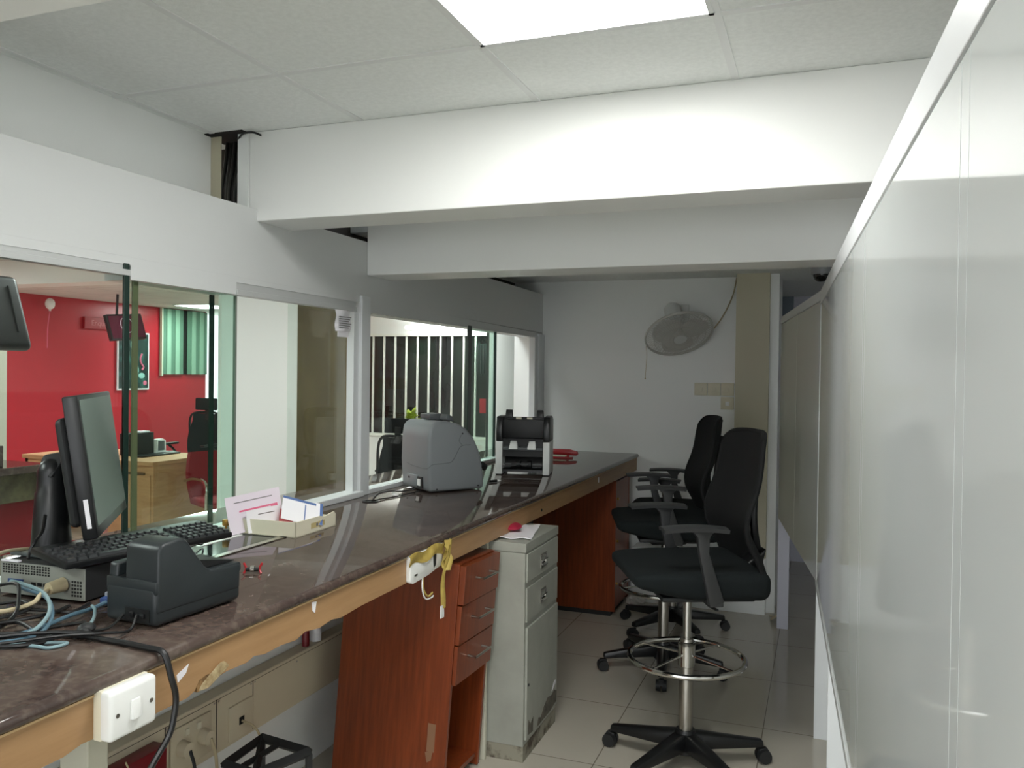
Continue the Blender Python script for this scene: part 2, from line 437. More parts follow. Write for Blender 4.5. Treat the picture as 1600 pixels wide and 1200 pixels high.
# slot with the risers beside the beam
struct(B(-2.135, -2.062, 2.441, 2.446, 2.09, CZ).build('trim_9', 'beige', smooth=0))
struct(B(-1.982, -1.937, 2.436, 2.50, 2.09, CZ - .004).build('trim_10', 'wall', smooth=0))
struct(B(-2.14, -1.938, 2.56, 2.60, 2.05, CZ).build('slot_dark_back', 'gapdark', smooth=0))  # near-black sheet standing in for the shade inside the slot
struct(B(-2.125, -1.94, 2.405, 2.60, CZ - .004, CZ + .004).build('slot_dark_hole', 'gapdark', smooth=0))  # near-black sheet painted as the unlit hole in the ceiling
for k in range(7):
    x = -2.106 + k * .0115; j = random.uniform(-.016, .016); yy = 2.512 + .012 * (k % 3)
    t = MB().tube([(x, yy, 2.06), (x + j, yy - .01, 2.18), (x - j * .6 + .006, yy, 2.30), (x + .012 + j, yy + .01, 2.40)], .0075, 8, 6)
    tag(t.build('riser_cable', 'cableblack'), 'thick black cable running up the slot beside the white ceiling beam', 'cable', 'riser cables in the ceiling slot')
t = MB().tube([(-2.01, 2.478, 2.372), (-1.995, 2.47, 2.352), (-2.0, 2.475, 2.335)], .006, 8, 5)
tag(t.build('cable_tie', 'whiteplastic'), 'small white cable end at the top of the black riser cables', 'cable')
t = MB().tube([(-1.985, 2.44, 2.36), (-1.95, 2.425, 2.374), (-1.90, 2.415, 2.371), (-1.875, 2.43, 2.362)], .004, 6, 6)
tag(t.build('stray_wire', 'cableblack'), 'thin black wire curling out along the beam top from the cable slot', 'cable')

# ------------------------------------------------------------------ windows in the counter wall
w1 = bpy.data.objects.new('window_1', None); COL.objects.link(w1); w1.location = (WX, 1.9, TOP); struct(w1)
w2 = bpy.data.objects.new('window_2', None); COL.objects.link(w2); w2.location = (WX, 4.4, TOP); struct(w2)
def wp(mb, name, m, w, smooth=0, label=None):
    o = mb.build(name, m, w, smooth, label); o.matrix_parent_inverse = Matrix.Translation(-Vector(w.location)); return o
t = B(WX - .03, WX + .012, 3.148, 3.222, TOP, 1.862, bev=.003); t.box(WX - .04, WX - .004, 3.108, 3.15, TOP + .02, 1.79, bev=.002)
wp(t, 'mullion', 'rail', w1)
t = B(WX - .05, WX + .03, 2.33, 3.148, TOP, TOP + .026, bev=.004); t.box(WX - .05, WX + .012, .2, 2.33, TOP, TOP + .018, bev=.003)
wp(t, 'sill', 'rail', w1)
t = B(WX - .03, WX + .004, -.4, 1.866, 1.80, 1.818, bev=.002); t.box(WX - .03, WX - .003, -.4, 1.866, 1.818, 1.834)
t.box(WX - .03, WX + .004, 2.335, 3.12, 1.788, 1.808, bev=.002); t.box(WX - .03, WX - .004, 2.335, 3.12, 1.808, 1.834)
wp(t, 'track', 'alu', w1)
wp(B(WX - .008, WX + .002, -.4, 1.842, TOP + .018, 1.80), 'glass_pane', 'glassclear', w1)
wp(B(WX - .004, WX + .003, 1.842, 1.862, TOP + .012, 1.835, bev=.001), 'pane_edge', 'stilegreen', w1)
wp(B(WX - .034, WX - .026, 1.895, 2.36, TOP + .018, 1.79), 'glass_pane', 'glassgreen', w1)
wp(B(WX - .033, WX - .027, 1.905, 1.925, TOP + .018, 1.79), 'pane_edge', 'stileolive', w1)
wp(B(WX - .034, WX - .026, 2.36, 2.370, TOP + .018, 1.79), 'pane_edge', mat('grey_glass_edge', (120, 130, 120), .3), w1)
wp(B(WX - .146, WX - .141, 2.368, 2.390, TOP + .002, 1.795), 'pane_edge', 'stilegreen', w1)
wp(B(WX - .052, WX - .046, 2.70, 3.11, TOP + .026, 1.79), 'glass_pane', 'glassclear', w1)
t = B(WX - .05, WX + .012, 3.222, YB, TOP, TOP + .022, bev=.003)
wp(t, 'sill', 'rail', w2)
wp(B(WX - .008, WX + .002, 3.222, 4.33, TOP + .022, 1.79), 'glass_pane', 'glassclear', w2)
wp(B(WX - .006, WX + .003, 4.33, 4.38, TOP + .016, 1.80, bev=.001), 'pane_edge', 'stilegreen', w2)
wp(B(WX - .034, WX - .026, 4.42, 4.815, TOP + .022, 1.79), 'glass_pane', 'glassgreen', w2)
wp(B(WX - .036, WX - .022, 4.815, 4.83, TOP + .022, 1.79), 'pane_edge', 'stilegreen', w2)
wp(B(WX - .148, WX - .142, 4.97, 5.0, TOP + .002, 1.795), 'pane_edge', 'stilegreen', w2)
t = B(WX - .04, WX + .004, 5.50, 5.56, TOP + .02, 1.80, bev=.002); t.box(WX - .02, WX + .014, 5.56, YB, TOP, 1.81, bev=.002)
wp(t, 'jamb', 'rail', w2)
# notice hanging from the pane
n_ = thing('paper_notice', 'crumpled white printed notice hung in the upper corner of the window frame', 'paper', (WX + .012, 3.0, 1.785))
t = MB()
def nf(u, v): return (.006 * math.sin(u * 5) + .004 * math.sin(v * 7 + u * 3), -.068 + .125 * u + .006 * math.sin(v * 3), -.09 * v)
t.shell(nf, 10, 10, .0008); t.box(-.002, .002, -.045, .035, -.112, -.088)
t.build('sheet', 'paper', n_)
t = MB()
for k in range(6): t.box(.0085, .0095, -.05, .045 - .01 * (k % 3), -.03 - .009 * k, -.027 - .009 * k)
t.build('printed_lines', 'textgrey', n_, 0)

# ------------------------------------------------------------------ counter
ct = thing('counter', 'long teller counter with polished brown granite top and honey wood apron', 'counter', (FX, 3.0, 0))
def cp(mb, name, m, smooth=30, label=None):
    o = mb.build(name, m, ct, smooth, label); o.matrix_parent_inverse = Matrix.Translation(-Vector(ct.location)); return o
t = MB()
pr = [(-2.225, TOP - .028), (-1.195, TOP - .028), (FX, TOP - .02), (FX + .001, TOP - .012), (FX - .004, TOP - .003), (FX - .014, TOP), (-2.225, TOP)]
t.prism(pr, 'y', -1.2, YB - .002)
cp(t, 'worktop', 'granite', 50, 'polished brown granite worktop')
bot = [(-1.2, .866), (.60, .872), (1.038, .867), (1.075, .874), (1.113, .872), (1.16, .879), (1.20, .86), (1.255, .862), (1.33, .861), (1.352, .868), (1.365, .886), (1.392, .89),
       (1.41, .872), (1.45, .876), (1.516, .873), (1.54, .880), (1.58, .872), (1.64, .874), (1.70, .868), (1.74, .878), (1.801, .869), (1.86, .875), (1.90, .868), (2.0, .873), (2.131, .874), (2.6, .873), (3.4, .873), (5.044, .866), (YB - .002, .864)]
t = MB(); t.prism(bot + [(YB - .002, TOP - .028), (-1.2, TOP - .028)], 'x', -1.222, -1.197)
cp(t, 'apron', 'oak', 0, 'honey wood apron with a chipped lower edge')
t = MB(); t.box(-1.2225, -1.1935, -1.2, YB - .002, TOP - .0315, TOP - .0275)
cp(t, 'edge_strip', mat('pale_wood_lip', (206, 176, 130), .5), 0)
t = B(-1.345, -1.275, 1.158, 1.207, 0, TOP - .03, bev=.003); cp(t, 'support_leg', 'cream', 0)
t = B(-1.845, -1.222, 2.995, 3.015, 0, TOP - .03, bev=.002); cp(t, 'support_board', 'cream', 0, 'cream white upright board under the counter')
t = MB(); t.cyl((-1.198, 3.59, .902), (-1.194, 3.59, .902), .007, seg=14); cp(t, 'cable_hole', 'gapdark')
t = MB(); t.prism([(1.30, .918), (1.333, .93), (1.325, .914), (1.303, .902)], 'x', -1.1968, -1.1955); cp(t, 'paper_scrap', 'paper', 0)
t = MB(); t.prism([(1.765, .945), (1.785, .942), (1.778, .915), (1.768, .922)], 'x', -1.1968, -1.1950); cp(t, 'paper_scrap', 'paper', 0)
t = MB(); t.box(-1.1968, -1.1950, 4.62, 4.632, .905, .935)
cp(t, 'paper_scrap', 'paper', 0)
t = MB(); t.hull([(-1.197, 1.37, .875), (-1.197, 1.44, .903), (-1.190, 1.385, .862), (-1.188, 1.45, .89), (-1.197, 1.36, .862), (-1.192, 1.42, .905)], .002)
cp(t, 'tape_patch', mat('old_clear_tape', (176, 160, 124), .35, col2=(120, 96, 60), nscale=40), 0)
t = B(-1.198, -1.222, 1.36, 1.40, .8615, .889); cp(t, 'raw_edge', 'oakraw', 0)

# grommets
for (x, y, nm) in ((-1.772, 3.04, 'black cable grommet set in the granite left of the grey banknote sorter'), ):
    q = thing('cable_grommet', nm, 'grommet', (x, y, TOP))
    MB().lathe([(.036, 0), (.037, .003), (.034, .0045), (.024, .004), (.022, .001), (0, .001)], 28).build('ring', 'blackplastic', q)
# transaction tray let into the counter
q = thing('transaction_tray', 'shallow steel framed cash tray let into the granite under the window', 'tray', (-1.745, 2.06, TOP))
MB().box(-.105, -.075, -.24, .22, .0005, .004).box(.085, .108, -.24, .22, .0005, .004).box(-.105, .108, .195, .22, .0005, .004).box(-.105, .108, -.24, -.215, .0005, .004).build('frame', 'brushed', q, 0)
MB().box(-.075, .085, -.215, .195, .0003, .0012).build('well', mat('dark_tray_well', (30, 32, 34), .08), q, 0)
MB().box(-.06, -.045, -.02, .18, .0012, .003).build('light_strip', 'whiteplastic', q, 0)
q = thing('brass_knob', 'small brass knob standing on the window sill beside the cream box', 'knob', (-1.862, 2.245, TOP))
MB().lathe([(.004, 0), (.004, .026), (.011, .027), (.0125, .030), (.0125, .045), (.011, .0475), (0, .048)], 20).build('knob_head', 'brass', q)

# ------------------------------------------------------------------ box of papers
bx = thing('paper_tray_box', 'cream cardboard box tray full of loose papers on the counter by the window', 'box', (-1.738, 2.39, TOP), (0, 0, R(2)))
t = MB(); hx, hy, h = .132, .125, .052
t.box(-hx, hx, -hy, hy, 0, .004).box(-hx, hx, -hy, -hy + .004, 0, h).box(-hx, hx, hy - .004, hy, 0, h * .7).box(-hx, -hx + .004, -hy, hy, 0, h)
t.prism([(-hy, 0), (hy, 0), (hy, h * .82), (hy - .012, h), (.05, h * .86), (.02, h * .98), (-hy, h)], 'x', hx - .004, hx)
t.build('carton', 'creamplastic', bx, 0)
MB().box(hx, hx + .0008, -.035, .05, .016, .034).build('label_sticker', mat('tan_label', (190, 172, 122), .6), bx, 0, 'tan sticker')
MB().box(hx + .0008, hx + .0012, -.004, .008, .020, .030).build('label_print', 'textgrey', bx, 0)
def sheet(name, label, w, h, loc, rot, m, extra=None, curl=.004, group='loose papers in the cream box'):
    o = thing(name, label, 'paper', loc, rot, group)
    MB().shell(lambda u, v: (w * (u - .5), curl * math.sin(u * PI) + curl * .5 * math.sin(v * 4), h * v), 8, 8, .0008).build('sheet', m, o)
    for (x0, x1, z0, z1, mm) in (extra or []):
        MB().shell(lambda u, v: (x0 + (x1 - x0) * u, curl * math.sin(((x0 + (x1 - x0) * u) / w + .5) * PI) + curl * .5 * math.sin((z0 + (z1 - z0) * v) / h * 4) - .0008, z0 + (z1 - z0) * v), 6, 2, .0006).build('print_block', mm, o)
    return o
sheet('printed_form', 'tall lilac white form with a pink header leaning up at the back of the box', .20, .125, (-1.775, 2.305, TOP + .012), (R(-12), R(-6), R(66)), 'paperlilac', [(-.055, .085, .068, .074, 'pink'), (.06, .085, .045, .074, 'pink'), (-.07, .07, .10, .103, 'textgrey')])
sheet('printed_form', 'smaller white slip standing in front of the pink headed form', .13, .075, (-1.748, 2.31, TOP + .010), (R(-10), R(-4), R(66)), 'paper', [(-.02, .04, .055, .058, 'textgrey')])
sheet('coral_card', 'folded coral pink card standing in the box between the white papers', .075, .068, (-1.69, 2.36, TOP + .008), (R(-25), R(12), R(58)), 'coral', [], .012)
o = thing('blue_edged_slip', 'white slip with blue edges lying tilted over the front of the box', 'paper', (-1.665, 2.375, TOP + .070), (R(52), R(18), R(50)), 'loose papers in the cream box')
MB().box(-.06, .06, -.045, .045, 0, .001).build('sheet', 'paper', o, 0)
MB().box(-.06, .06, .036, .045, .001, .0014).box(.02, .024, -.04, .03, .001, .0014).build('print_block', 'blueprint', o, 0)
o = thing('blue_edged_slip', 'second white slip with a dark blue edge under the tilted one in the box', 'paper', (-1.655, 2.415, TOP + .058), (R(38), R(10), R(40)), 'loose papers in the cream box')
MB().box(-.05, .05, -.05, .05, 0, .001).build('sheet', 'paper', o, 0)
MB().box(.04, .05, -.05, .05, .001, .0014).build('print_block', 'blueprint', o, 0)

# ------------------------------------------------------------------ red clip
q = thing('bulldog_clip', 'tiny red handled steel clip lying alone on the granite', 'clip', (-1.43, 1.832, TOP), (0, 0, R(25)))
MB().cyl((-.017, 0, .011), (.017, 0, .011), .006, seg=12).build('clip_body', 'blackplastic', q)
MB().cyl((-.005, .0, .013), (.005, 0, .013), .0085, seg=14).build('clip_spring', 'chrome', q)
for sx in (-1, 1):
    MB().tube([(sx * .023, -.004, .001), (sx * .018, 0, .010), (sx * .019, .002, .018), (sx * .025, .004, .028)], .0032, 8, 5).build('clip_handle', 'redplastic', q)

# ------------------------------------------------------------------ cheque scanner
sc = thing('cheque_scanner', 'dark slate cheque scanner with a slotted wedge top near the counter edge', 'scanner', (-1.376, 1.362, TOP), (0, 0, R(-3)))
t = MB(); t.box(-.075, .075, -.005, .25, .004, .088, bev=.012, seg=3)
t.prism([(-.004, .07), (.252, .07), (.252, .088), (.246, .094), (.155, .096), (-.004, .10)], 'x', -.073, .074, bev=.006)
t.build('body', 'scanner', sc, 40)
t = MB()
t.prism([(-.002, .03), (.246, .03), (.248, .090), (.152, .095), (.132, .108), (.082, .172), (.072, .180), (.055, .183), (.012, .178), (.002, .168)], 'x', -.022, .0765, bev=.008, seg=3)
t.build('hood', 'scanner', sc, 40)
t = MB()
t.prism([(.0, .08), (.16, .08), (.15, .10), (.09, .13), (.004, .128)], 'x', -.073, -.045, bev=.007, seg=3)
t.build('slot_wall', 'scanner', sc, 40)
MB().box(-.045, -.012, .004, .24, .09, .1005).build('paper_slot', 'scannerdark', sc, 0)
MB().prism([(.118, .0985), (.24, .0965), (.24, .098), (.118, .122)], 'x', -.015, .062).build('exit_pocket', 'scannerdark', sc, 0)
t = MB(); t.tube([(.0738, .088 + .014 * math.cos(a), .118 + .024 * math.sin(a)) for a in [2 * PI * k / 14 for k in range(14)]], .0012, 6, 3, True)
t.tube([(.0738, .086, .094), (.0745, .084, .06)], .0012, 6, 1); t.build('badge', 'scannerdark', sc)
t = MB(); t.box(-.012, .058, -.0075, .0, .014, .040).build('port_recess', 'scannerdark', sc, 0)
MB().box(.004, .016, -.012, -.004, .020, .032, bev=.002).box(.034, .046, -.012, -.004, .020, .032, bev=.002).build('plug', 'blackplastic', sc)

# ------------------------------------------------------------------ computer, monitor, keyboard
pc = thing('desktop_computer', 'grey small form desktop computer lying flat under the monitor stand', 'computer', (-1.735, 1.60, TOP), (0, 0, R(4)))
B(-.125, .125, -.165, .165, .004, .082, bev=.003).build('case', 'blackmatt', pc, 0)
t = B(-.124, .124, -.168, -.164, .006, .080)
t.build('rear_panel', 'pcgrey', pc, 0)
t = MB()
for i in range(17):
    for j in range(4): t.box(-.118 + i * .0085, -.113 + i * .0085, -.1688, -.1678, .055 + j * .006, .059 + j * .006)
t.build('vent_grille', 'gapdark', pc, 0); t = MB()
for i in range(4):
    for j in range(5): t.box(.088 + i * .008, .093 + i * .008, -.1688, -.1678, .014 + j * .008, .019 + j * .008)
t.build('vent_grille', 'gapdark', pc, 0)
MB().box(-.10, -.055, -.171, -.167, .028, .042).build('serial_port', 'vgablue', pc, 0)
t = MB()
for x in (-.03, -.012, .006): t.box(x, x + .012, -.170, -.167, .014, .022); t.box(x, x + .012, -.170, -.167, .030, .038)
t.build('ports', 'blackplastic', pc, 0)
MB().box(-.122, -.07, -.170, -.160, .0822, .086).build('label_sticker', 'paper', pc, 0)
st = thing('computer_monitor', 'black flat monitor tilted back on its own thick stand over the keyboard', 'monitor', (-1.832, 1.55, TOP + .082))
MB().box(-.048, .10, -.08, .08, .001, .012, bev=.005, seg=3).build('base_plate', mat('grey_gloss_base', (92, 98, 98), .12), st)
t = MB(); t.lathe([(.047, .010), (.044, .06), (.038, .15), (.0345, .155), (.0335, .19), (.033, .205), (.027, .222), (.015, .234), (0, .237)], 28)
t.build('stand_column', 'blackplastic', st)
SX = Matrix.Translation((.057, .095, .23)) @ Matrix.Rotation(math.atan2(.368, -.287), 4, 'Z') @ Matrix.Rotation(R(-8), 4, 'X')
# local frame of the screen: x along the width (away from camera), -y = back, +y?  the face looks along -y after the turn
W, Hh = .46, .345
t = MB(); t.box(-W / 2, W / 2, -.012, .022, -Hh / 2, Hh / 2, bev=.005, mtx=SX)
t.build('bezel', 'blackplastic', st)
MB().box(-W / 2 + .016, W / 2 - .012, -.0135, -.011, -Hh / 2 + .028, Hh / 2 - .012, mtx=SX).build('screen', 'screen', st, 0)
MB().box(-W / 2 + .02, W / 2 - .02, .022, .050, -Hh / 2 + .03, Hh / 2 - .05, bev=.014, seg=3, mtx=SX).build('rear_housing', 'blackmatt', st)
MB().box(-W / 2 - .0009, -W / 2 + .001, -.002, .008, -.145, -.075, mtx=SX).build('label_sticker', 'paper', st, 0)
MB().hull([(-.035, -.02, .19), (-.035, .03, .19), (.03, -.03, .19), (.02, .06, .20), (-.02, -.01, .245), (-.01, .03, .25), (.03, .02, .25), (.025, .06, .25)], .004).build('tilt_arm', 'blackmatt', st)

kb = thing('keyboard', 'full size black keyboard laid across the grey desktop computer', 'keyboard', (-1.555, 1.618, TOP + .088), (0, R(7), R(-11.4)))
# local y along the length, x from front (0) to back (-.15)
B(-.152, 0, -.232, .232, 0, .016, bev=.004).build('case', 'blackplastic', kb)
t = MB()
def key(x, y, w): t.hull([(x, y, .016), (x + .0155, y, .016), (x, y + w, .016), (x + .0155, y + w, .016), (x + .002, y + .002, .0225), (x + .013, y + .002, .0225), (x + .002, y + w - .002, .0225), (x + .013, y + w - .002, .0225)])
for r_ in range(5):
    x = -.022 - r_ * .0225 - (.004 if r_ == 4 else 0)
    y = -.224
    if r_ == 0:
        ws = [.022, .022, .022, .105, .022, .022, .022, .022]
    else: ws = [.0165] * 15
    for w_ in ws:
        if y + w_ > .085: break
        key(x, y, w_); y += w_ + .0035
    for k_ in range(3): key(x, .095 + k_ * .0185, .0155)
    for k_ in range(4): key(x, .155 + k_ * .0185, .0155)
t.build('keys', mat('dark_key_caps', (40, 42, 44), .32), kb, 0)

# ------------------------------------------------------------------ cables on the counter
def cable(name, label, pts, r, m, group=None, sub=7):
    t = MB().tube(pts, r, 8, sub); return tag(t.build(name, m), label, 'cable', group)
z1 = TOP + .006
cable('power_cable', 'thick black cable draped over the counter edge beside the white switch',
      [(-1.66, 1.05, z1), (-1.53, 1.15, z1), (-1.445, 1.238, z1 + .002), (-1.308, 1.253, z1), (-1.22, 1.246, z1 + .001), (-1.178, 1.245, TOP + .002), (-1.160, 1.247, .935), (-1.158, 1.256, .90), (-1.158, 1.254, .87), (-1.160, 1.243, .83), (-1.165, 1.21, .79), (-1.19, 1.15, .70), (-1.3, 1.05, .55)], .006, 'cableblack')
cable('scanner_cable', 'thin black lead from the left port of the dark scanner', [(-1.388, 1.352, TOP + .025), (-1.394, 1.325, TOP + .006), (-1.402, 1.293, z1 - .002), (-1.398, 1.228, z1 + .01), (-1.47, 1.18, z1 - .002), (-1.60, 1.12, z1 - .002)], .003, 'cableblack', 'leads from the dark scanner')
cable('scanner_cable', 'thin black lead looping from the right port of the dark scanner', [(-1.352, 1.352, TOP + .026), (-1.338, 1.318, TOP + .006), (-1.341, 1.262, z1 + .010), (-1.40, 1.214, z1 + .012), (-1.50, 1.14, z1 + .004), (-1.62, 1.06, z1)], .003, 'cableblack', 'leads from the dark scanner')
cable('network_cable', 'doubled pale blue cable arching from the blue connector on the computer', [(-1.815, 1.425, 1.016), (-1.745, 1.40, 1.022), (-1.645, 1.372, 1.018), (-1.549, 1.308, 1.010), (-1.499, 1.246, 1.0), (-1.491, 1.203, .992), (-1.519, 1.169, .988), (-1.62, 1.08, .988)], .0042, 'cablelight')
cable('network_cable', 'blue grey cable arching beside the pale doubled one', [(-1.80, 1.428, 1.010), (-1.735, 1.392, 1.014), (-1.63, 1.365, 1.012), (-1.535, 1.302, 1.004), (-1.488, 1.246, .992), (-1.478, 1.197, .988), (-1.53, 1.12, .988)], .0042, 'cableblue')
cable('monitor_lead', 'steel blue lead running straight back to the silver connector', [(-1.60, 1.10, z1), (-1.525, 1.174, z1), (-1.509, 1.247, z1 + .004), (-1.524, 1.338, z1 + .004), (-1.53, 1.40, z1 + .002), (-1.533, 1.448, TOP + .012)], .0048, 'cableblue')
cable('short_lead', 'pale lead bending from the steel blue one to a black knot', [(-1.53, 1.40, z1 + .008), (-1.50, 1.38, z1 + .008), (-1.46, 1.34, z1 + .004), (-1.425, 1.29, z1), (-1.415, 1.272, z1)], .0035, 'cablelight')
cable('tangled_lead', 'black lead crossing the counter behind the scanner leads', [(-1.72, 1.24, z1), (-1.69, 1.31, z1 + .004), (-1.629, 1.346, z1 + .002), (-1.556, 1.366, z1), (-1.567, 1.427, z1 + .002)], .0042, 'cableblack', 'black tangle at the near left')
cable('tangled_lead', 'black loop at the left end of the cable tangle', [(-1.70, 1.20, z1), (-1.608, 1.238, z1 + .004), (-1.572, 1.253, z1 + .006), (-1.497, 1.230, z1 + .004), (-1.433, 1.213, z1 + .001), (-1.46, 1.16, z1), (-1.56, 1.12, z1)], .0042, 'cableblack', 'black tangle at the near left')
cable('tangled_lead', 'thin black lead looping by the computer ports', [(-1.76, 1.34, z1), (-1.70, 1.36, z1 + .01), (-1.64, 1.33, z1 + .006), (-1.66, 1.27, z1), (-1.73, 1.24, z1), (-1.79, 1.30, z1)], .0038, 'cableblack', 'black tangle at the near left')
cable('tangled_lead', 'dark lead under the blue cables at the near left', [(-1.68, 1.10, z1), (-1.60, 1.18, z1), (-1.54, 1.22, z1 - .002), (-1.50, 1.29, z1 - .002), (-1.47, 1.33, z1 - .002)], .0036, 'cableblack', 'black tangle at the near left')
for k, (lab, pts) in enumerate((('long black lead sweeping along the front of the cable tangle', [(-1.74, 1.02, z1), (-1.60, 1.10, z1 + .004), (-1.48, 1.19, z1 + .012), (-1.40, 1.235, z1 + .012), (-1.36, 1.25, z1 + .010)]),
        ('black lead curling back under the computer', [(-1.80, 1.22, z1), (-1.70, 1.18, z1 + .006), (-1.60, 1.22, z1 + .010), (-1.57, 1.32, z1 + .006), (-1.60, 1.40, z1)]),
        ('dark lead arching over the cream plug flex', [(-1.86, 1.30, z1), (-1.80, 1.36, z1 + .03), (-1.73, 1.37, z1 + .045), (-1.67, 1.33, z1 + .03), (-1.62, 1.28, z1 + .008), (-1.58, 1.20, z1)]))):
    cable('tangled_lead', lab, pts, .0042, 'cableblack', 'black tangle at the near left')
cable('loop_lead', 'pale blue loop lying nearest the granite edge', [(-1.56, 1.14, z1 - .002), (-1.446, 1.174, z1 - .002), (-1.399, 1.180, z1 - .002), (-1.391, 1.214, z1 - .002), (-1.43, 1.20, z1 - .002), (-1.50, 1.165, z1 - .002)], .0034, 'cablelight')
MB_k = MB().sphere((-1.412, 1.278, TOP + .012), .016, (1, 1.3, .75), 12).sphere((-1.40, 1.262, TOP + .010), .012, (1, 1.2, .8), 12)
tag(MB_k.build('cable_knot', 'blackmatt'), 'black taped knot of leads beside the scanner', 'cable')
q = thing('power_plug', 'cream mains plug pushed into the back of the desktop computer', 'plug', (-1.655, 1.43, 1.022))
MB().cyl((0, .003, 0), (-.003, -.035, -.002), .017, .014, 14).build('plug_body', 'cablebeige', q)
MB().tube([(-.003, -.034, -.002), (.004, -.06, -.008), (.01, -.085, -.02), (-.01, -.125, -.028), (-.06, -.15, -.032), (-.14, -.15, -.034)], .0052, 8, 6).build('flex', 'cablebeige', q)
cable('beige_lead', 'cream lead arching up behind the computer at the left end of the counter', [(-1.82, 1.24, 1.0), (-1.80, 1.30, 1.05), (-1.82, 1.37, 1.075), (-1.845, 1.43, 1.082), (-1.855, 1.50, 1.075), (-1.86, 1.60, 1.062)], .0045, 'cablebeige')
q = thing('video_connector', 'silver and blue video connector lying on the granite behind the scanner', 'connector', (-1.535, 1.462, TOP + .002), (0, 0, R(10)))
MB().box(-.022, .022, 0, .034, 0, .026, bev=.003).build('shell', mat('silvery_plastic', (150, 156, 166), .35), q)
MB().box(-.018, .018, -.022, 0, .003, .019, bev=.003).build('hood', 'vgablue', q)
cable('monitor_flex', 'black cable hanging from the back of the monitor to the computer', [(-1.74, 1.455, 1.175), (-1.755, 1.46, 1.135), (-1.785, 1.468, 1.11), (-1.795, 1.46, 1.085), (-1.79, 1.45, 1.066)], .004, 'cableblack')
for i, (x, y, rr) in enumerate(((-1.80, 1.86, .030), (-1.815, 1.905, .034), (-1.805, 1.97, .026), (-1.80, 2.03, .030))):
    pts = [(x + rr * .55 * math.cos(a + i) , y + rr * math.sin(a + i), TOP + .012 + .008 * math.sin(2 * a + i) + .016 * (1 + math.cos(a))) for a in [2 * PI * k / 9 for k in range(9)]]
    t = MB().tube(pts, .0024, 6, 5, True)
    tag(t.build('coiled_lead', 'cableblack'), 'thin black coil of lead between the keyboard and the window glass', 'cable', 'coils behind the keyboard')

# ------------------------------------------------------------------ banknote sorter
so = thing('banknote_sorter', 'grey rounded banknote sorter on the counter in front of the second window', 'banknote sorter', (-1.648, 3.34, TOP), (0, 0, math.atan2(.243, .17)))
# local x runs along the side towards its front, y across the machine
prof = [(.004, .006), (0, .03), (-.006, .14), (-.004, .25), (.004, .298), (.018, .318), (.04, .326), (.10, .325), (.15, .315), (.195, .29), (.235, .248), (.265, .19), (.283, .13), (.292, .07), (.294, .02), (.29, .006)]
t = MB(); t.prism(prof, 'y', 0, .272, bev=.016, seg=3); t.build('housing', 'sorter', so, 50)
t = MB(); t.tube([(-.003, .24, .128), (-.0065, .15, .116), (-.0065, .03, .112), (-.001, .004, .118), (.018, -.0008, .132), (.08, -.0008, .134), (.115, -.0008, .14), (.135, -.0008, .165), (.155, -.0008, .20), (.175, -.0008, .213), (.215, -.0008, .215)], .0011, 6, 5)
t.tube([(.165, -.0008, .262), (.155, -.0008, .235), (.17, -.0008, .215)], .0009, 6, 5)
t.build('seam', 'sorterdark', so)
for (x, z, r_) in ((.172, .268, .004), (.04, .018, .004), (.26, .022, .004)): MB().cyl((x, -.0015, z), (x, .003, z), r_, seg=10).build('screw', 'blackmatt', so)
t = MB(); t.box(-.010, .004, .10, .205, .022, .075, bev=.004).build('inlet_panel', 'sorter', so)
MB().box(-.0095, 0, .055, .098, .018, .070).build('inlet_recess', 'blackmatt', so, 0)
MB().box(-.013, -.009, .066, .09, .03, .06).build('inlet_switch', 'offwhite', so, 0)
MB().box(-.0118, -.009, .17, .182, .055, .064).build('inlet_screw', 'blackmatt', so, 0)
t = MB(); t.prism([(.07, .33), (.15, .318), (.145, .350), (.125, .356), (.07, .352)], 'y', .13, .225, bev=.004); t.prism([(.11, .33), (.16, .318), (.15, .345), (.12, .356)], 'y', .05, .115, bev=.006)
t.build('note_guides', 'sorterdark', so)
t = MB(); t.cyl((.285, .02, .115), (.312, .02, .10), .02, .016, 16); t.build('front_knob', 'blackplastic', so)
cable('sorter_cable', 'thin black power lead from the grey sorter into the counter grommet', [(-1.74, 3.385, TOP + .012), (-1.775, 3.33, z1), (-1.79, 3.22, TOP + .02), (-1.785, 3.13, TOP + .022), (-1.772, 3.06, TOP + .008), (-1.77, 3.045, TOP + .002)], .0032, 'cableblack')
cable('sorter_cable', 'second thin black lead trailing from the grey sorter over the granite', [(-1.70, 3.36, TOP + .010), (-1.72, 3.28, z1 - .001), (-1.735, 3.17, z1 - .002), (-1.755, 3.09, z1 - .001), (-1.768, 3.05, TOP + .002)], .0028, 'cableblack')
q = thing('bottle_cap', 'small white cap on the granite behind the black grommet', 'cap', (-1.765, 3.24, TOP))
MB().lathe([(.016, 0), (.016, .006), (.013, .009), (0, .009)], 20).build('cap_disc', 'whiteplastic', q)
q = thing('chained_pen', 'small black and white pen stub lying beside the grey sorter', 'pen', (-1.545, 3.80, TOP + .008), (0, 0, R(60)))
MB().cyl((0, 0, 0), (.05, 0, 0), .007, seg=12).build('barrel', 'blackplastic', q)
MB().cyl((.05, 0, 0), (.075, 0, 0), .0068, .003, 12).build('tip', 'whiteplastic', q)

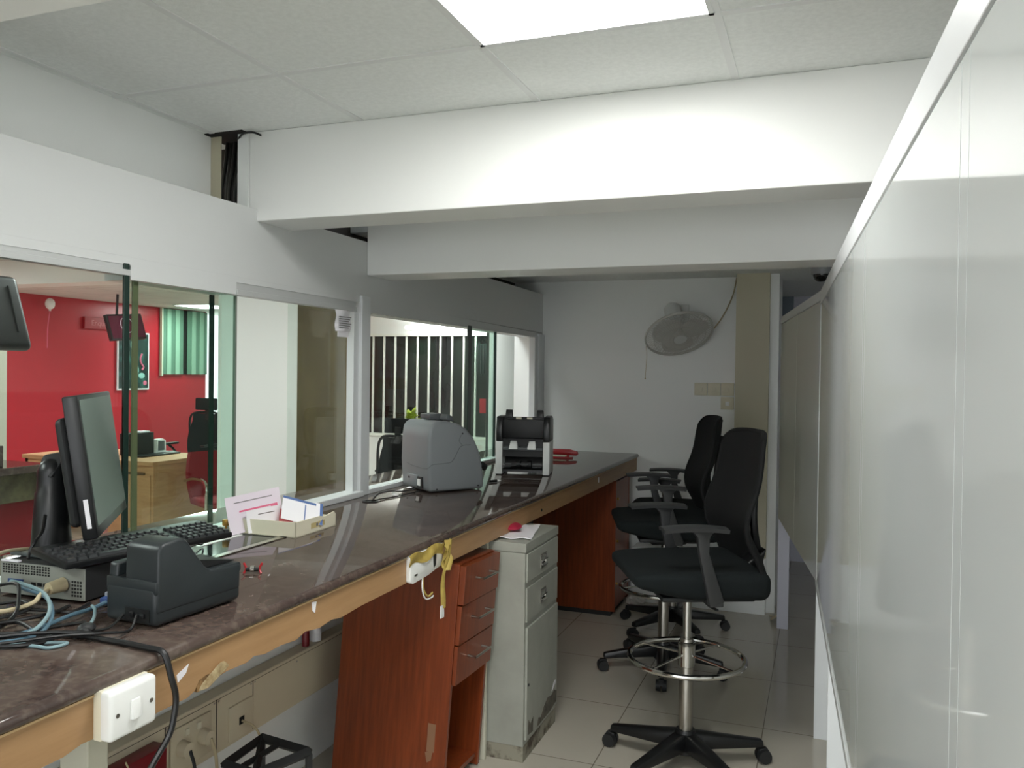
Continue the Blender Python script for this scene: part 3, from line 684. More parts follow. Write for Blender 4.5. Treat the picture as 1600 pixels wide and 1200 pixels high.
# ------------------------------------------------------------------ banknote counting machine
bn = thing('banknote_counter', 'black banknote counting machine with white side cheeks near the far end of the counter', 'banknote counter', (-1.497, 4.155, TOP), (0, 0, R(12)))
for sx in (-1, 1):
    t = MB(); xx = sx * .128
    t.box(xx - .018, xx + .018, 0, .20, .006, .182, bev=.004); t.build('side_cheek', 'offwhite', bn)
    MB().box(xx - .016, xx + .016, .004, .19, 0, .008).build('foot', 'blackmatt', bn, 0)
    t = MB(); t.prism([(.0, .182), (.20, .182), (.20, .30), (.15, .318), (.02, .315), (-.004, .25)], 'x', xx - .017, xx + .017, bev=.004); t.build('hopper_cheek', 'blackplastic', bn)
    t = MB(); t.hull([(sx * .085 - .022, .06, .28), (sx * .085 + .022, .06, .28), (sx * .085 - .022, .085, .28), (sx * .085 + .022, .085, .28), (sx * .085 - .018, .075, .35), (sx * .085 + .017, .075, .35), (sx * .085 - .018, .09, .35), (sx * .085 + .017, .09, .35)], .003); t.build('hopper_ear', 'blackplastic', bn)
    MB().hull([(sx * .05 - .017, .015, .185), (sx * .05 + .017, .015, .185), (sx * .05 - .024, -.012, .142), (sx * .05 + .024, -.012, .142), (sx * .05 - .017, .05, .185), (sx * .05 + .017, .05, .185), (sx * .05 - .024, .05, .142), (sx * .05 + .024, .05, .142)], .003).build('note_guide', 'whiteplastic', bn)
    MB().box(sx * .03 - .015, sx * .03 + .015, .0555, .058, .300, .310).build('hopper_label', 'creamplastic', bn, 0)
t = MB(); t.prism([(.06, .19), (.20, .18), (.20, .30), (.09, .312), (.06, .312)], 'x', -.112, .112, bev=.003); t.box(-.112, .112, .0, .06, .192, .198).box(-.112, .112, .022, .062, .200, .300, bev=.003)
t.build('hopper', 'scannerdark', bn)
B(-.112, .112, .02, .20, .10, .192).build('feeder_block', 'blackmatt', bn, 0)
MB().prism([(.0, .135), (.03, .145), (.03, .16), (.0, .15)], 'x', -.108, .108, bev=.002).build('feeder_lip', 'sorterdark', bn)
t = MB(); t.prism([(.0, .02), (.17, .02), (.17, .10), (.12, .10), (.10, .04), (.0, .032)], 'x', -.11, .11); t.build('stacker', 'blackplastic', bn, 0)
t = MB()
for x in (-.03, .03): t.cyl((x - .012, .06, .055), (x + .012, .06, .055), .022, seg=16)
t.build('stacker_wheels', 'blackmatt', bn)
t = MB()
for (x0, x1) in ((-.10, -.06), (.055, .10)): t.box(x0, x1, -.002, .004, .060, .064); t.box(x0, x1, -.002, .004, .045, .048)
t.box(-.03, .03, -.002, .004, .06, .064)
t.build('stacker_bars', 'sorterdark', bn, 0)

# ------------------------------------------------------------------ red stapler
q = thing('stapler', 'red stapler lying on the far end of the counter beside the counting machine', 'stapler', (-1.60, 5.12, TOP), (0, 0, R(8)))
MB().box(-.09, .10, -.018, .018, 0, .010, bev=.003).build('base', 'redplastic', q)
MB().prism([(-.12, .030), (.125, .022), (.135, .030), (.13, .048), (.08, .060), (-.12, .062)], 'y', -.02, .02, bev=.006).build('arm', 'redplastic', q)
MB().box(-.09, .06, -.012, .012, .014, .024).build('magazine', 'creamplastic', q, 0)
MB().box(.05, .075, -.010, .010, .008, .030).build('hinge_post', 'redplastic', q, 0)

# ------------------------------------------------------------------ switches on the apron
q = thing('light_switch', 'white single rocker switch box screwed to the apron at the near end', 'switch', (-1.197, 1.152, .915))
MB().box(0, .020, -.054, .054, -.045, .045, bev=.003).build('back_box', 'creamplastic', q)
MB().box(.012, .042, -.054, .054, -.045, .045, bev=.008, seg=3).build('face_plate', 'whiteplastic', q)
MB().hull([(.041, -.011, -.018), (.043, .011, -.018), (.043, -.011, .018), (.043, .011, .018), (.050, -.010, -.017), (.050, .010, -.017), (.045, -.010, .017), (.045, .010, .017)], .001).build('rocker', 'whiteplastic', q)
for y in (-.042, .042): MB().cyl((.0415, y * .93, 0), (.0427, y * .93, 0), .0042, seg=12).build('screw', 'brushed', q)
q = thing('taped_socket', 'broken white socket plate held to the apron with yellowed masking tape', 'socket', (-1.197, 2.385, .908))
t = MB(); t.prism([(-.115, .05), (.115, .05), (.115, -.022), (.01, -.036), (-.095, -.04), (-.115, -.03)], 'x', 0, .016, bev=.003); t.build('socket_plate', 'whiteplastic', q)
MB().prism([(.045, .02), (.068, .028), (.064, -.012), (.05, -.02), (.046, 0)], 'x', .0158, .017).build('socket_hole', 'gapdark', q, 0)
MB().box(.0158, .018, -.088, -.07, -.018, -.012).build('socket_pin', 'brushed', q, 0)
MB().shell(lambda u, v: (.019 + .004 * math.sin(u * 9 + v * 3), -.128 + .25 * u + .004 * math.sin(v * 6), .02 + .034 * (1 - v) + .006 * math.sin(u * 11)), 20, 5, .003).build('tape_band', 'tape', q)
MB().shell(lambda u, v: (.022 + .010 * math.sin(v * 5 + u * 2.5) * (1 - v) + .008 * math.sin(u * PI), .130 - .028 * v - (.017 - .004 * v) * (1 - 2 * u) + .006 * math.sin(v * 8), .06 - .225 * v), 8, 20, .004).build('tape_tail', 'tape', q)
MB().shell(lambda u, v: (.030 + .012 * math.sin(v * 6 + u * 4), .122 - .024 * (1 - 2 * u) * (1 - .3 * v), .045 - .085 * v), 8, 10, .004).build('tape_knot', 'tape', q)
MB().box(.024, .028, .085, .108, -.196, -.155).build('connector_block', 'whiteplastic', q, 0)
MB().tube([(.01, -.02, -.036), (.012, -.025, -.065), (.014, -.018, -.095), (.014, .005, -.112), (.014, .04, -.115), (.014, .052, -.112)], .0025, 8, 6).build('wire', 'whiteplastic', q)
MB().tube([(.01, -.016, -.036), (.012, -.02, -.06), (.014, -.012, -.085), (.014, .015, -.105), (.014, .045, -.10)], .003, 8, 6).build('earth_wire', 'tape', q)

# ------------------------------------------------------------------ under the counter: trunking
tr = thing('cable_trunking', 'beige dado trunking with sockets on the wall under the counter', 'trunking', (-1.85, 2.0, .40))
t = B(0, .06, -1.4, .965, -.10, .087, bev=.004); t.build('channel', 'trunk', tr, 0)
t = MB()
for y in (-.10, .12, .30): t.box(.0595, .0607, y - .0015, y + .0015, -.09, .076)
t.box(.0595, .0606, -1.4, .965, .074, .0755)
t.build('cover_joints', 'gapdark', tr, 0)
t = B(.058, .068, -.085, .09, -.075, .055, bev=.003); t.build('socket_plate', 'trunk', tr)
for y in (-.04, .05):
    MB().cyl((.066, y, -.01), (.095, y, -.012), .026, .022, 18).build('plug', 'trunk', tr)
for y in (-.02, .03): MB().box(.0675, .073, y - .008, y + .008, .022, .042, bev=.001).build('socket_rocker', 'creamplastic', tr, 0)
t = B(.058, .067, .175, .295, -.085, .028, bev=.003); t.build('data_plate', 'trunk', tr)
MB().box(.0665, .0685, .222, .246, -.045, -.020).build('data_port', 'gapdark', tr, 0)
for (y, z) in ((-.095, .068), (.11, .068), (.13, .068), (.29, .068), (.31, .068), (.55, .06)): MB().cyl((.0598, y, z), (.0612, y, z), .0035, seg=10).build('screw', 'brushed', tr, 0)
cable('socket_lead', 'black lead dropping from the left plug on the beige trunking', [(-1.755, 1.965, .385), (-1.74, 1.968, .33), (-1.745, 1.975, .22), (-1.76, 1.99, .08)], .005, 'cableblack')
cable('socket_lead', 'beige lead dropping from the right plug on the beige trunking', [(-1.755, 2.055, .385), (-1.74, 2.06, .33), (-1.745, 2.075, .22), (-1.76, 2.10, .08)], .005, 'cablebeige')
cable('data_lead', 'beige patch lead drooping from the data outlet on the trunking', [(-1.782, 2.234, .366), (-1.745, 2.245, .35), (-1.735, 2.27, .30), (-1.76, 2.33, .16)], .004, 'cablebeige')
q = thing('red_junction_cover', 'dark red cover box on the wall left of the beige trunking sockets', 'box', (-1.79, 1.74, .37))
MB().box(0, .05, -.11, .115, -.16, .085, bev=.003).build('cover', 'reddark', q)
cable('thin_pink_wire', 'thin pale wire hanging in front of the dark red cover', [(-1.735, 1.70, .47), (-1.73, 1.715, .42), (-1.732, 1.71, .36)], .0025, 'cablebeige')
q = thing('red_marker', 'dark red marker tube standing on the trunking ledge', 'marker', (-1.815, 2.64, .487))
MB().lathe([(.014, 0), (.014, .10), (.012, .103), (.012, .13), (0, .131)], 18).build('barrel', 'reddark', q)
q = thing('paper_roll', 'small white till roll standing on the trunking ledge beside the red marker', 'roll', (-1.818, 2.71, .487))
MB().lathe([(.022, 0), (.0225, .03), (.0218, .032), (.0225, .034), (.0225, .08), (.009, .081), (.009, .07), (0, .07)], 20).build('roll_body', 'paper', q)
# black steel bracket
q = thing('steel_footrest', 'black steel frame bracket standing under the counter beside the trunking', 'bracket', (-1.53, 2.05, 0))
t = MB()
def bar(a, b, w=.012): t.tube([a, b], w, 4, 1)
A_, B_, C_, D_ = (-.095, .085, .375), (.095, .06, .375), (.035, -.115, .375), (-.085, -.10, .375)
bar(A_, B_, .016); bar(B_, C_, .016); bar(A_, D_, .016); bar(C_, D_, .016); bar(A_, C_, .011); bar((-.02, .075, .375), (-.03, -.11, .375), .011)
t.build('top_frame', 'blackmatt', q, 0)
for (x, y, z) in (A_, B_, C_, D_):
    MB().tube([(x, y, .37), (x, y, .010)], .013, 4, 1).build('leg', 'blackmatt', q, 0)

# ------------------------------------------------------------------ wooden drawer pedestals
pd = thing('drawer_pedestal', 'cherry wood three drawer pedestal leaning under the counter beside the grey filing cabinet', 'pedestal', (-1.230, 2.622, .017), (R(-2.3), R(3.0), 0))
Wd, Dp, Hp = .337, .455, .835
t = MB(); t.box(-Dp, 0, 0, .018, 0, Hp, bev=.0015); t.build('side_panel', 'cherry', pd, 0)
t = MB(); t.box(-Dp, 0, Wd - .018, Wd, 0, Hp, bev=.0015); t.build('side_panel', 'cherry', pd, 0)
B(-Dp, -Dp + .008, .018, Wd - .018, .03, Hp - .02).build('back_panel', 'cherry', pd, 0)
B(-Dp, -.002, .018, Wd - .018, Hp - .02, Hp).build('top_panel', 'cherry', pd, 0)
B(-Dp, -.01, .018, Wd - .018, .03, .048).build('bottom_shelf', 'cherry', pd, 0)
B(-Dp, -.01, .018, Wd - .018, .388, .402).build('middle_shelf', 'cherry', pd, 0)
for k in range(3):
    z0 = .405 + k * .143; out = (.016, .018, .024)[k]
    d_ = B(.001, out, .003, Wd - .003, z0 + .002, z0 + .140, bev=.0015).build('drawer_front', 'cherry', pd, 0)
    zc_ = z0 + .085
    MB().tube([(out, .10, zc_), (out + .030, .10, zc_), (out + .034, .104, zc_), (out + .034, .228, zc_), (out + .030, .232, zc_), (out, .232, zc_)], .0045, 8, 2).build('handle', 'brushed', d_)
t = MB(); t.box(-.075, -.045, -.0009, 0, .16, .26); t.hull([(-.08, -.001, .155), (-.05, -.001, .165), (-.07, -.001, .12), (-.055, -.001, .13), (-.08, 0, .155), (-.05, 0, .165), (-.07, 0, .12), (-.055, 0, .13)])
t.build('tape_residue', mat('brown_tape_residue', (140, 104, 78), .4), pd, 0)
pf = thing('wood_pedestal', 'cherry wood pedestal at the far end under the counter by the back wall', 'pedestal', (-1.20, 5.08, 0))
B(-.55, 0, 0, .018, .03, .858, bev=.0015).build('side_panel', 'cherry', pf, 0)
B(-.55, 0, .372, .39, .03, .858, bev=.0015).build('side_panel', 'cherry', pf, 0)
B(-.55, -.02, .018, .372, .03, .85).build('carcass', 'cherry', pf, 0)
B(-.52, -.03, .01, .38, 0, .03).build('plinth', 'blackmatt', pf, 0)
for k in range(3):
    d_ = B(-.02, -.002, .02, .37, .05 + k * .27, .312 + k * .27, bev=.0015).build('drawer_front', 'cherry', pf, 0)
    MB().cyl((-.002, .05, .20 + k * .27), (.008, .05, .20 + k * .27), .008, seg=14).build('lock', 'brass', d_)

# ------------------------------------------------------------------ filing cabinet
fc = thing('filing_cabinet', 'grey steel filing cabinet with two drawers over a dented door', 'filing cabinet', (-1.07, 3.028, 0))
Wc = .42
B(-.46, -.004, 0, Wc, .062, .825, bev=.002).build('body', 'cabinet', fc, 0)
B(-.462, 0, -.002, Wc + .002, .826, .864, bev=.003).build('top_cap', 'cabinet', fc, 0)
t = B(-.455, -.004, .002, Wc - .002, 0, .062); t.build('plinth', 'rust', fc, 0, 'rusty chipped plinth')
for (z0, z1_) in ((.706, .820), (.55, .686)):
    d_ = B(-.004, .003, .012, Wc - .012, z0, z1_, bev=.002).build('drawer_front', 'cabinet', fc, 0)
    t = MB(); zc_ = (z0 + z1_) / 2 - .004; yc = .205
    t.box(.003, .0075, yc - .034, yc + .034, zc_ - .028, zc_ - .021).box(.003, .0075, yc - .034, yc + .034, zc_ + .021, zc_ + .028).box(.003, .0075, yc - .034, yc - .027, zc_ - .021, zc_ + .021).box(.003, .0075, yc + .027, yc + .034, zc_ - .021, zc_ + .021)
    t.build('pull_frame', 'brushed', d_, 0)
    t = MB(); t.shell(lambda u, v: (.003 - .012 * math.sin(PI * v) + .012, yc - .027 + .054 * u, zc_ - .018 + .024 * v), 6, 8, .002); t.build('pull_cup', 'chrome', d_)
d_ = MB().prism([(.012, .085), (Wc - .012, .085), (Wc - .012, .53), (.014, .528)], 'x', -.004, .006, bev=.002).build('door', 'cabinet', fc, 0, 'steel door with chipped paint along its foot')
t = MB(); t.prism([(.14, .088), (.30, .088), (.40, .10), (.405, .145), (.37, .16), (.33, .15), (.28, .16), (.23, .14), (.19, .11), (.16, .12)], 'x', .0058, .0066)
t.prism([(.03, .10), (.09, .092), (.095, .15), (.06, .135), (.035, .16)], 'x', .0058, .0066)
t.build('chipped_paint', mat('bare_dark_steel', (70, 66, 58), .6, col2=(110, 104, 92), nscale=30), d_, 0)
MB().prism([(.335, .165), (.39, .185), (.385, .20), (.36, .195)], 'x', .0062, .0072).build('sticker_scrap', 'paper', d_, 0)
MB().cyl((.005, .03, .30), (.009, .03, .30), .006, seg=12).build('lock', 'blackmatt', d_)
q = thing('folded_papers', 'white folded papers lying on top of the grey filing cabinet', 'paper', (-1.17, 3.22, .8645), (0, 0, R(12)))
MB().shell(lambda u, v: (-.10 + .17 * u, -.14 + .30 * v, .003 + .006 * math.sin(u * 6 + v * 5) ** 2), 10, 10, .003).build('sheets', 'paper', q)
q = thing('red_pouch', 'small crimson pouch lying on the papers on the filing cabinet', 'pouch', (-1.20, 3.22, .878), (0, 0, R(20)))
MB().sphere((0, 0, .012), .05, (.8, 1.3, .28), 18).build('pouch_body', mat('crimson_cloth', (170, 30, 62), .7), q)

# ------------------------------------------------------------------ drafting chairs
def make_chair(label):
    t_ = thing('drafting_chair', label, 'chair', group='black drafting chairs along the counter')
    # base
    MB().lathe([(.0, .055), (.045, .055), (.052, .075), (.046, .12), (.036, .145), (0, .145)], 24).build('hub', 'blackplastic', t_)
    for k in range(5):
        a = 2 * PI * k / 5
        mx = Matrix.Rotation(a, 4, 'Z')
        lg = MB().hull([(.02, -.034, .072), (.02, .034, .072), (.02, -.028, .136), (.02, .028, .136), (.315, -.019, .066), (.315, .019, .066), (.312, -.015, .092), (.312, .015, .092)], .005, 2, mx).build('leg', 'blackplastic', t_)
        c_ = MB()
        for s_ in (-1, 1): c_.cyl((.318, s_ * .005, .029), (.318, s_ * .026, .029), .029, .026, 18, mx)
        c_.hull([(.30, -.012, .03), (.30, .012, .03), (.345, -.012, .035), (.345, .012, .035), (.298, -.012, .06), (.298, .012, .06), (.33, -.012, .062), (.33, .012, .062)], .003, 2, mx)
        c_.build('caster', 'blackmatt', lg)
    MB().lathe([(.027, .12), (.027, .490), (.025, .50), (0, .50)], 24).build('column', 'brushed', t_)
    MB().cyl((0, 0, .47), (0, 0, .69), .0165, seg=20).build('gas_rod', 'chrome', t_)
    t = MB(); t.ring((0, 0, .425), .222, .0105, 10, 56)
    for k in range(4):
        a = k * PI / 2 + .32
        t.cyl((.03 * math.cos(a), .03 * math.sin(a), .437), (.22 * math.cos(a), .22 * math.sin(a), .427), .0042, seg=8)
    t.lathe([(.031, .392), (.0335, .394), (.0335, .488), (.031, .49)], 24)
    t.build('foot_ring', 'chrome', t_)
    MB().hull([(-.09, -.11, .695), (.09, -.11, .695), (-.09, .13, .70), (.09, .13, .70), (-.06, -.07, .655), (.06, -.07, .655), (-.06, .10, .66), (.06, .10, .66)], .008).build('mechanism', 'blackmatt', t_)
    MB().tube([(.09, .02, .69), (.20, .02, .685), (.27, .03, .688)], .005, 8, 4).build('lever', 'blackplastic', t_)
    # seat with a waterfall front
    mb = MB(); mb.box(-.252, .252, -.262, .245, .706, .812, bev=.036, seg=5)
    bmesh.ops.subdivide_edges(mb.bm, edges=[e for e in mb.bm.edges if e.calc_length() > .12], cuts=10, use_grid_fill=True)
    for v in mb.bm.verts:
        x, y, z = v.co; k = (z - .706) / .106
        f = max(0, (-.02 - y) / .24)
        z += (1 - k) * .048 * f ** 1.3 - k * .012 * f ** 2
        z -= k * .010 * math.cos(min(1, abs(x) / .25) * PI / 2) * math.cos(min(1, abs(y) / .25) * PI / 2)
        x *= 1 - .07 * f ** 2 - .04 * (1 - k) * (1 if y < .1 else .5)
        v.co = (x, y, z)
    mb.build('seat', 'blackfabric', t_, 60)
    MB().box(-.19, .19, -.15, .20, .693, .712, bev=.006).build('seat_pan', 'blackmatt', t_)
    # back
    yb = lambda v: .245 - .040 * math.exp(-((v - .40) / .20) ** 2) + .045 * max(0, v - .45) + .042 * max(0, .30 - v) / .30
    hw = lambda v: (.222 + .017 * min(1, v / .35) - .022 * max(0, (v - .45) / .55) ** 1.5)
    def bk(u, v):
        e = 2 * u - 1
        vv = v - .035 * max(0, abs(e) - .55) ** 2 / .2 * (1 if v > .8 else 0) * (v - .8) / .2 * 2
        return (hw(v) * e, yb(v) - .060 * e * e, .755 + .558 * vv)
    MB().shell(bk, 20, 22, .014).build('backrest', 'blackmesh', t_, 60)
    fr = [bk(0, v / 10) for v in range(0, 10)] + [bk(0.02, .985), bk(.12, 1), bk(.3, 1), bk(.5, 1), bk(.7, 1), bk(.88, 1), bk(.98, .985)] + [bk(1, v / 10) for v in range(9, -1, -1)] + [bk(.7, 0), bk(.3, 0)]
    MB().tube(fr, .010, 8, 3, True).build('back_frame', 'blackmesh', t_)
    MB().hull([(-.05, .12, .70), (.05, .12, .70), (-.05, .12, .735), (.05, .12, .735), (-.045, .285, .80), (.045, .285, .80), (-.045, .30, .86), (.045, .30, .86), (-.045, .26, .70), (.045, .26, .70)], .008).build('back_bracket', 'blackplastic', t_)
    MB().tube([(0, .285, .80), (0, .262, .95), (0, .268, 1.10), (0, .285, 1.22)], .018, 8, 4, taper=.6).build('back_spine', 'blackplastic', t_)
    for s_ in (-1, 1):
        ar = MB().prism([(-.075, .978), (.02, .978), (-.002, .95), (-.004, .89), (.055, .715), (.0, .70), (-.040, .89), (-.048, .95)], 'x', s_ * .262 - .016, s_ * .262 + .016, bev=.006).box(min(s_ * .16, s_ * .275), max(s_ * .16, s_ * .275), .002, .052, .698, .716, bev=.004).build('armrest', 'armgrey', t_)
        MB().shell(lambda u, v: (s_ * .262 - .042 + .084 * u, -.175 + .235 * v, .986 - .007 * (2 * v - 1) ** 2 - .005 * (2 * u - 1) ** 2), 8, 14, .013).build('arm_pad', 'armgrey', ar)
    return t_
chair = make_chair('nearest black drafting chair with chrome foot ring beside the white partition')
chair.location = (-.478, 3.255, 0)
def set_base_turn(root, a):
    for ch in root.children:
        if ch.name.split('.')[0] in ('leg', 'foot_ring'): ch.rotation_euler = (0, 0, a)
ch2 = dup(chair, (-.752, 4.285, 0), R(-72), 'middle black drafting chair between the nearest and the farthest one')
ch3 = dup(chair, (-.82, 4.97, 0), R(-86), 'farthest black drafting chair by the back wall, mostly hidden behind the middle one')
chair.rotation_euler = (0, 0, R(-65))
set_base_turn(chair, R(278 + 36) - R(-65))
set_base_turn(ch2, R(279) - R(-72))
set_base_turn(ch3, R(235) - R(-86))
for ch in ch3.children:
    if ch.name.split('.')[0] in ('seat', 'seat_pan', 'backrest', 'back_frame', 'back_bracket', 'back_spine', 'armrest', 'mechanism', 'lever'): ch.location.z -= .05

# ------------------------------------------------------------------ partition on posts
ps = thing('office_partition', 'tall glossy white office partition raised on posts along the right side', 'partition', (.155, 0, 0))
PXf = lambda y: .155 - .045 * y
def pp(mb, name, m, smooth=0):
    o = mb.build(name, m, ps, smooth); o.matrix_parent_inverse = Matrix.Translation(-Vector(ps.location)); return o
ZB, ZT = .675, 1.89
def slab(y0, y1, z0, z1, o0, o1, x0f=PXf):
    return [(x0f(y) + o, y, z) for y in (y0, y1) for o in (o0, o1) for z in (z0, z1)]
js = [-1.03, -.08, .87, 1.80, 2.74, 3.66]
for a, b in zip(js, js[1:]):
    pp(MB().hull(slab(a + .0015, b - .0385, ZB + .012, 1.828, .002, .034)), 'panel', 'panel')
t = MB()
for y in js[:-1]:
    t.hull(slab(y - .0365, y - .0015, ZB + .012, 1.828, .002, .034))
pp(t, 'stile', 'panel')
pp(MB().hull(slab(-1.07, 3.66, 1.832, ZT, .0, .036), .002), 'top_rail', 'rail')
pp(MB().hull(slab(-1.07, 3.66, ZB - .012, ZB + .010, -.002, .038), .002), 'bottom_rail', 'alu')
q0, q1 = (PXf(3.66), 3.66), (-.236, 5.24)
P2 = lambda y: q0[0] + (q1[0] - q0[0]) * (y - q0[1]) / (q1[1] - q0[1])
m_ = (3.665 + 5.24) / 2
pp(MB().hull(slab(3.664, m_ - .002, ZB, 1.845, .002, .034, P2)), 'panel', 'panel')
pp(MB().hull(slab(m_ + .002, 5.24, ZB, 1.845, .002, .034, P2)), 'panel', 'panel')
pp(MB().hull(slab(3.664, 5.25, 1.848, ZT, .0, .036, P2), .002), 'top_rail', 'rail')
for (x, y) in ((-.008, 3.70), (.034, 2.76), (.078, 1.80), (.12, .86), (-.232, 5.235)):
    pp(B(x, x + .066, y, y + .045, 0, ZB + .01, bev=.002), 'post', 'lilac' if y > 5 else 'rail')

# ------------------------------------------------------------------ wall fan, switches, camera
fn = thing('wall_fan', 'white wall fan tilted down on the back wall above the chairs', 'fan', (-.90, YB, 1.93))
MB().box(-.05, .05, -.03, 0, -.06, .08, bev=.008).build('wall_bracket', 'offwhite', fn)
MB().tube([(0, -.02, .0), (-.01, -.06, .03), (-.03, -.11, .045)], .018, 10, 4).build('bracket_arm', 'offwhite', fn)
nv = Vector((.30, -.50, -.81)).normalized()
FM = Matrix.Translation((.02, -.24, -.13)) @ nv.to_track_quat('Z', 'Y').to_matrix().to_4x4()
MB().lathe([(0, -.245), (.035, -.242), (.056, -.22), (.062, -.10), (.048, -.06), (0, -.06)], 24, FM).build('motor_housing', 'offwhite', fn)
grey = mat('fan_wire_white', (205, 204, 198), .45); gb = mat('fan_blade_grey', (214, 213, 208), .4)
for (nm, sgn) in (('front_guard', 1), ('rear_guard', -1)):
    t = MB(); t.ring((0, 0, .004 * sgn), .222, .006, 6, 44, FM)
    for rr, zz in ((.17, .028), (.12, .040), (.07, .045)): t.ring((0, 0, zz * sgn), rr, .0016, 4, 30, FM)
    for k in range(64):
        a = 2 * PI * k / 64
        t.tube([(r_ * math.cos(a), r_ * math.sin(a), z_ * sgn) for r_, z_ in ((.222, .004), (.19, .022), (.12, .040), (.05, .046))], .0013, 4, 2, False, FM)
    t.build(nm, grey, fn)
MB().lathe([(0, .05), (.042, .049), (.044, .044), (0, .043)], 22, FM).build('guard_badge', 'offwhite', fn)
MB().lathe([(0, .03), (.03, .026), (.036, .0), (.036, -.02), (0, -.02)], 20, FM).build('blade_hub', gb, fn)
for k in range(3):
    rm = FM @ Matrix.Rotation(2 * PI * k / 3 + .5, 4, 'Z')
    MB().shell(lambda u, v: (.03 + .165 * u, (.03 + .075 * math.sin(PI * min(1, .25 + u * .7))) * (v - .4) * 2, .018 * (v - .5) * (1.4 - u)), 8, 6, .002, rm).build('blade', gb, fn)
MB().tube([(-.20, -.22, -.19), (-.195, -.215, -.27), (-.20, -.21, -.34), (-.205, -.21, -.42)], .0018, 6, 3).sphere((-.205, -.21, -.425), .005).build('pull_cord', 'cablebeige', fn)
cable('fan_cable', 'white flex running from the wall fan up to the ceiling beside the beige column', [(-.69, YB - .012, 1.84), (-.645, YB - .012, 1.90), (-.60, YB - .012, 1.98), (-.56, YB - .012, 2.08), (-.54, YB - .012, 2.185)], .0045, 'cablebeige')
for i, (x, z) in enumerate(((-.765, 1.438), (-.677, 1.438), (-.589, 1.438), (-.589, 1.345))):
    lab = ('left of the row of three switch plates on the back wall', 'middle of the row of three switch plates on the back wall', 'right of the row of three switch plates on the back wall, against the column', 'lone switch plate under the row of three on the back wall')[i]
    q = thing('switch_plate', lab, 'switch', (x, YB, z), (0, 0, 0), 'switch plates on the back wall')
    MB().box(-.0425, .0425, -.012, 0, -.0425, .0425, bev=.003).build('face_plate', 'creamplastic', q)
    MB().box(-.012, .012, -.016, -.011, -.016, .012, bev=.001).build('rocker', 'whiteplastic' if i == 3 else 'creamplastic', q)
dm = thing('security_camera', 'small dome security camera under the ceiling above the partition end', 'camera', (-.012, 5.20, CZ2))
MB().lathe([(0, 0), (.062, 0), (.062, -.03), (.056, -.055), (0, -.055)], 28).build('housing', mat('grey_dome_housing', (150, 152, 156), .4), dm)
MB().lathe([(.047, -.05), (.046, -.065), (.036, -.085), (.02, -.096), (0, -.099)], 24).build('dome', mat('black_dome', (8, 8, 9), .08), dm)
cable('camera_cable', 'thin white cable dropping from the second beam onto the partition corner', [(.045, 3.41, 1.958), (.04, 3.46, 1.94), (.03, 3.55, 1.925), (.012, 3.64, 1.895), (.01, 3.645, 1.891)], .004, 'whiteplastic')

# paper rubbish behind the far pedestal
q = thing('crumpled_bag', 'crumpled clear plastic bag on the floor beside the far pedestal', 'bag', (-1.12, 5.36, 0))
t = MB().sphere((0, 0, .045), .055, (1.1, 1.2, .8), 16)
for v in t.bm.verts:
    v.co += Vector((random.uniform(-1, 1), random.uniform(-1, 1), random.uniform(-.3, 1))) * .010
t.build('bag_film', mat('milky_film', (200, 198, 192), .25), q, 0)
cable('floor_cable', 'cable bundle on the floor behind the partition end post', [(-.26, 5.42, .01), (-.27, 5.35, .02), (-.24, 5.33, .05), (-.255, 5.38, .03), (-.28, 5.45, .012)], .006, 'cablebeige')

# ------------------------------------------------------------------ ceiling lights
def ceil_light(label, x0, x1, y0, y1, z, lm, group=None):
    q = thing('ceiling_light', label, 'light', ((x0 + x1) / 2, (y0 + y1) / 2, z), (0, 0, 0), group)
    a, b = (x1 - x0) / 2, (y1 - y0) / 2
    MB().box(-a, a, -b, -b + .012, -.006, .004).box(-a, a, b - .012, b, -.006, .004).box(-a, -a + .012, -b, b, -.006, .004).box(a - .012, a, -b, b, -.006, .004).build('frame', 'tbar', q, 0)
    MB().box(-a + .012, a - .012, -b + .012, b - .012, -.004, -.002).build('diffuser', lm, q, 0)
    return q
ceil_light('bright square panel light in the ceiling of the near bay', -.843, -.250, 1.400, 1.984, CZ, 'lampmain')
ceil_light('square panel light in the ceiling behind the camera', -.843, -.250, -.99, -.41, CZ, 'lampmain')
ceil_light('small bright panel light seen at the far end of the hall through the first window', -8.3, -7.72, 8.9, 9.5, 2.40, 'lamphall', 'hall ceiling lights')
for (x, y, a) in ((-3.1, .3, .3), (-2.5, 2.9, .2), (-2.45, 3.9, .2), (-2.45, 5.5, .2), (-2.4, 7.0, .2), (-5.2, 2.4, .3), (-7.6, 3.6, .3), (-5.4, 6.4, .3), (-7.2, 5.9, .3)):  # unseen lamps added to brighten the hall and its piers
    ceil_light('added unseen panel light in the banking hall ceiling', x - a, x + a, y - a, y + a, 2.40, 'lamphall', 'hall ceiling lights')

# ------------------------------------------------------------------ banking hall
struct(B(-9.0, -8.8, -3.0, 10.12, 0, 2.40).build('wall_hall_red', 'red', smooth=0))
struct(B(-9.2, -5.6, 10.9, 11.0, 0, 2.40).build('wall_hall_end', 'wall', smooth=0))
struct(B(-5.7, -1.97, 9.0, 9.1, 1.985, 2.40).build('wall_hall_head', 'wall', smooth=0))
struct(B(-5.7, -1.97, 8.98, 9.1, 0, .745).build('wall_hall_dado', 'wall', smooth=0))
struct(B(-5.8, -5.6, 9.0, 11.0, 0, 2.40).build('wall_hall_return', 'wall', smooth=0))
struct(B(-9.2, -2.2, -3.1, -3.0, 0, 2.40).build('wall_hall_rear', 'wall', smooth=0))
struct(B(-2.12, -1.97, YB + .12, 9.0, 0, 2.40).build('wall_hall_right', 'wall', smooth=0))
struct(B(-9.0, -2.2, 4.86, 5.08, 2.20, 2.40).build('trim_13', 'beam', smooth=0))
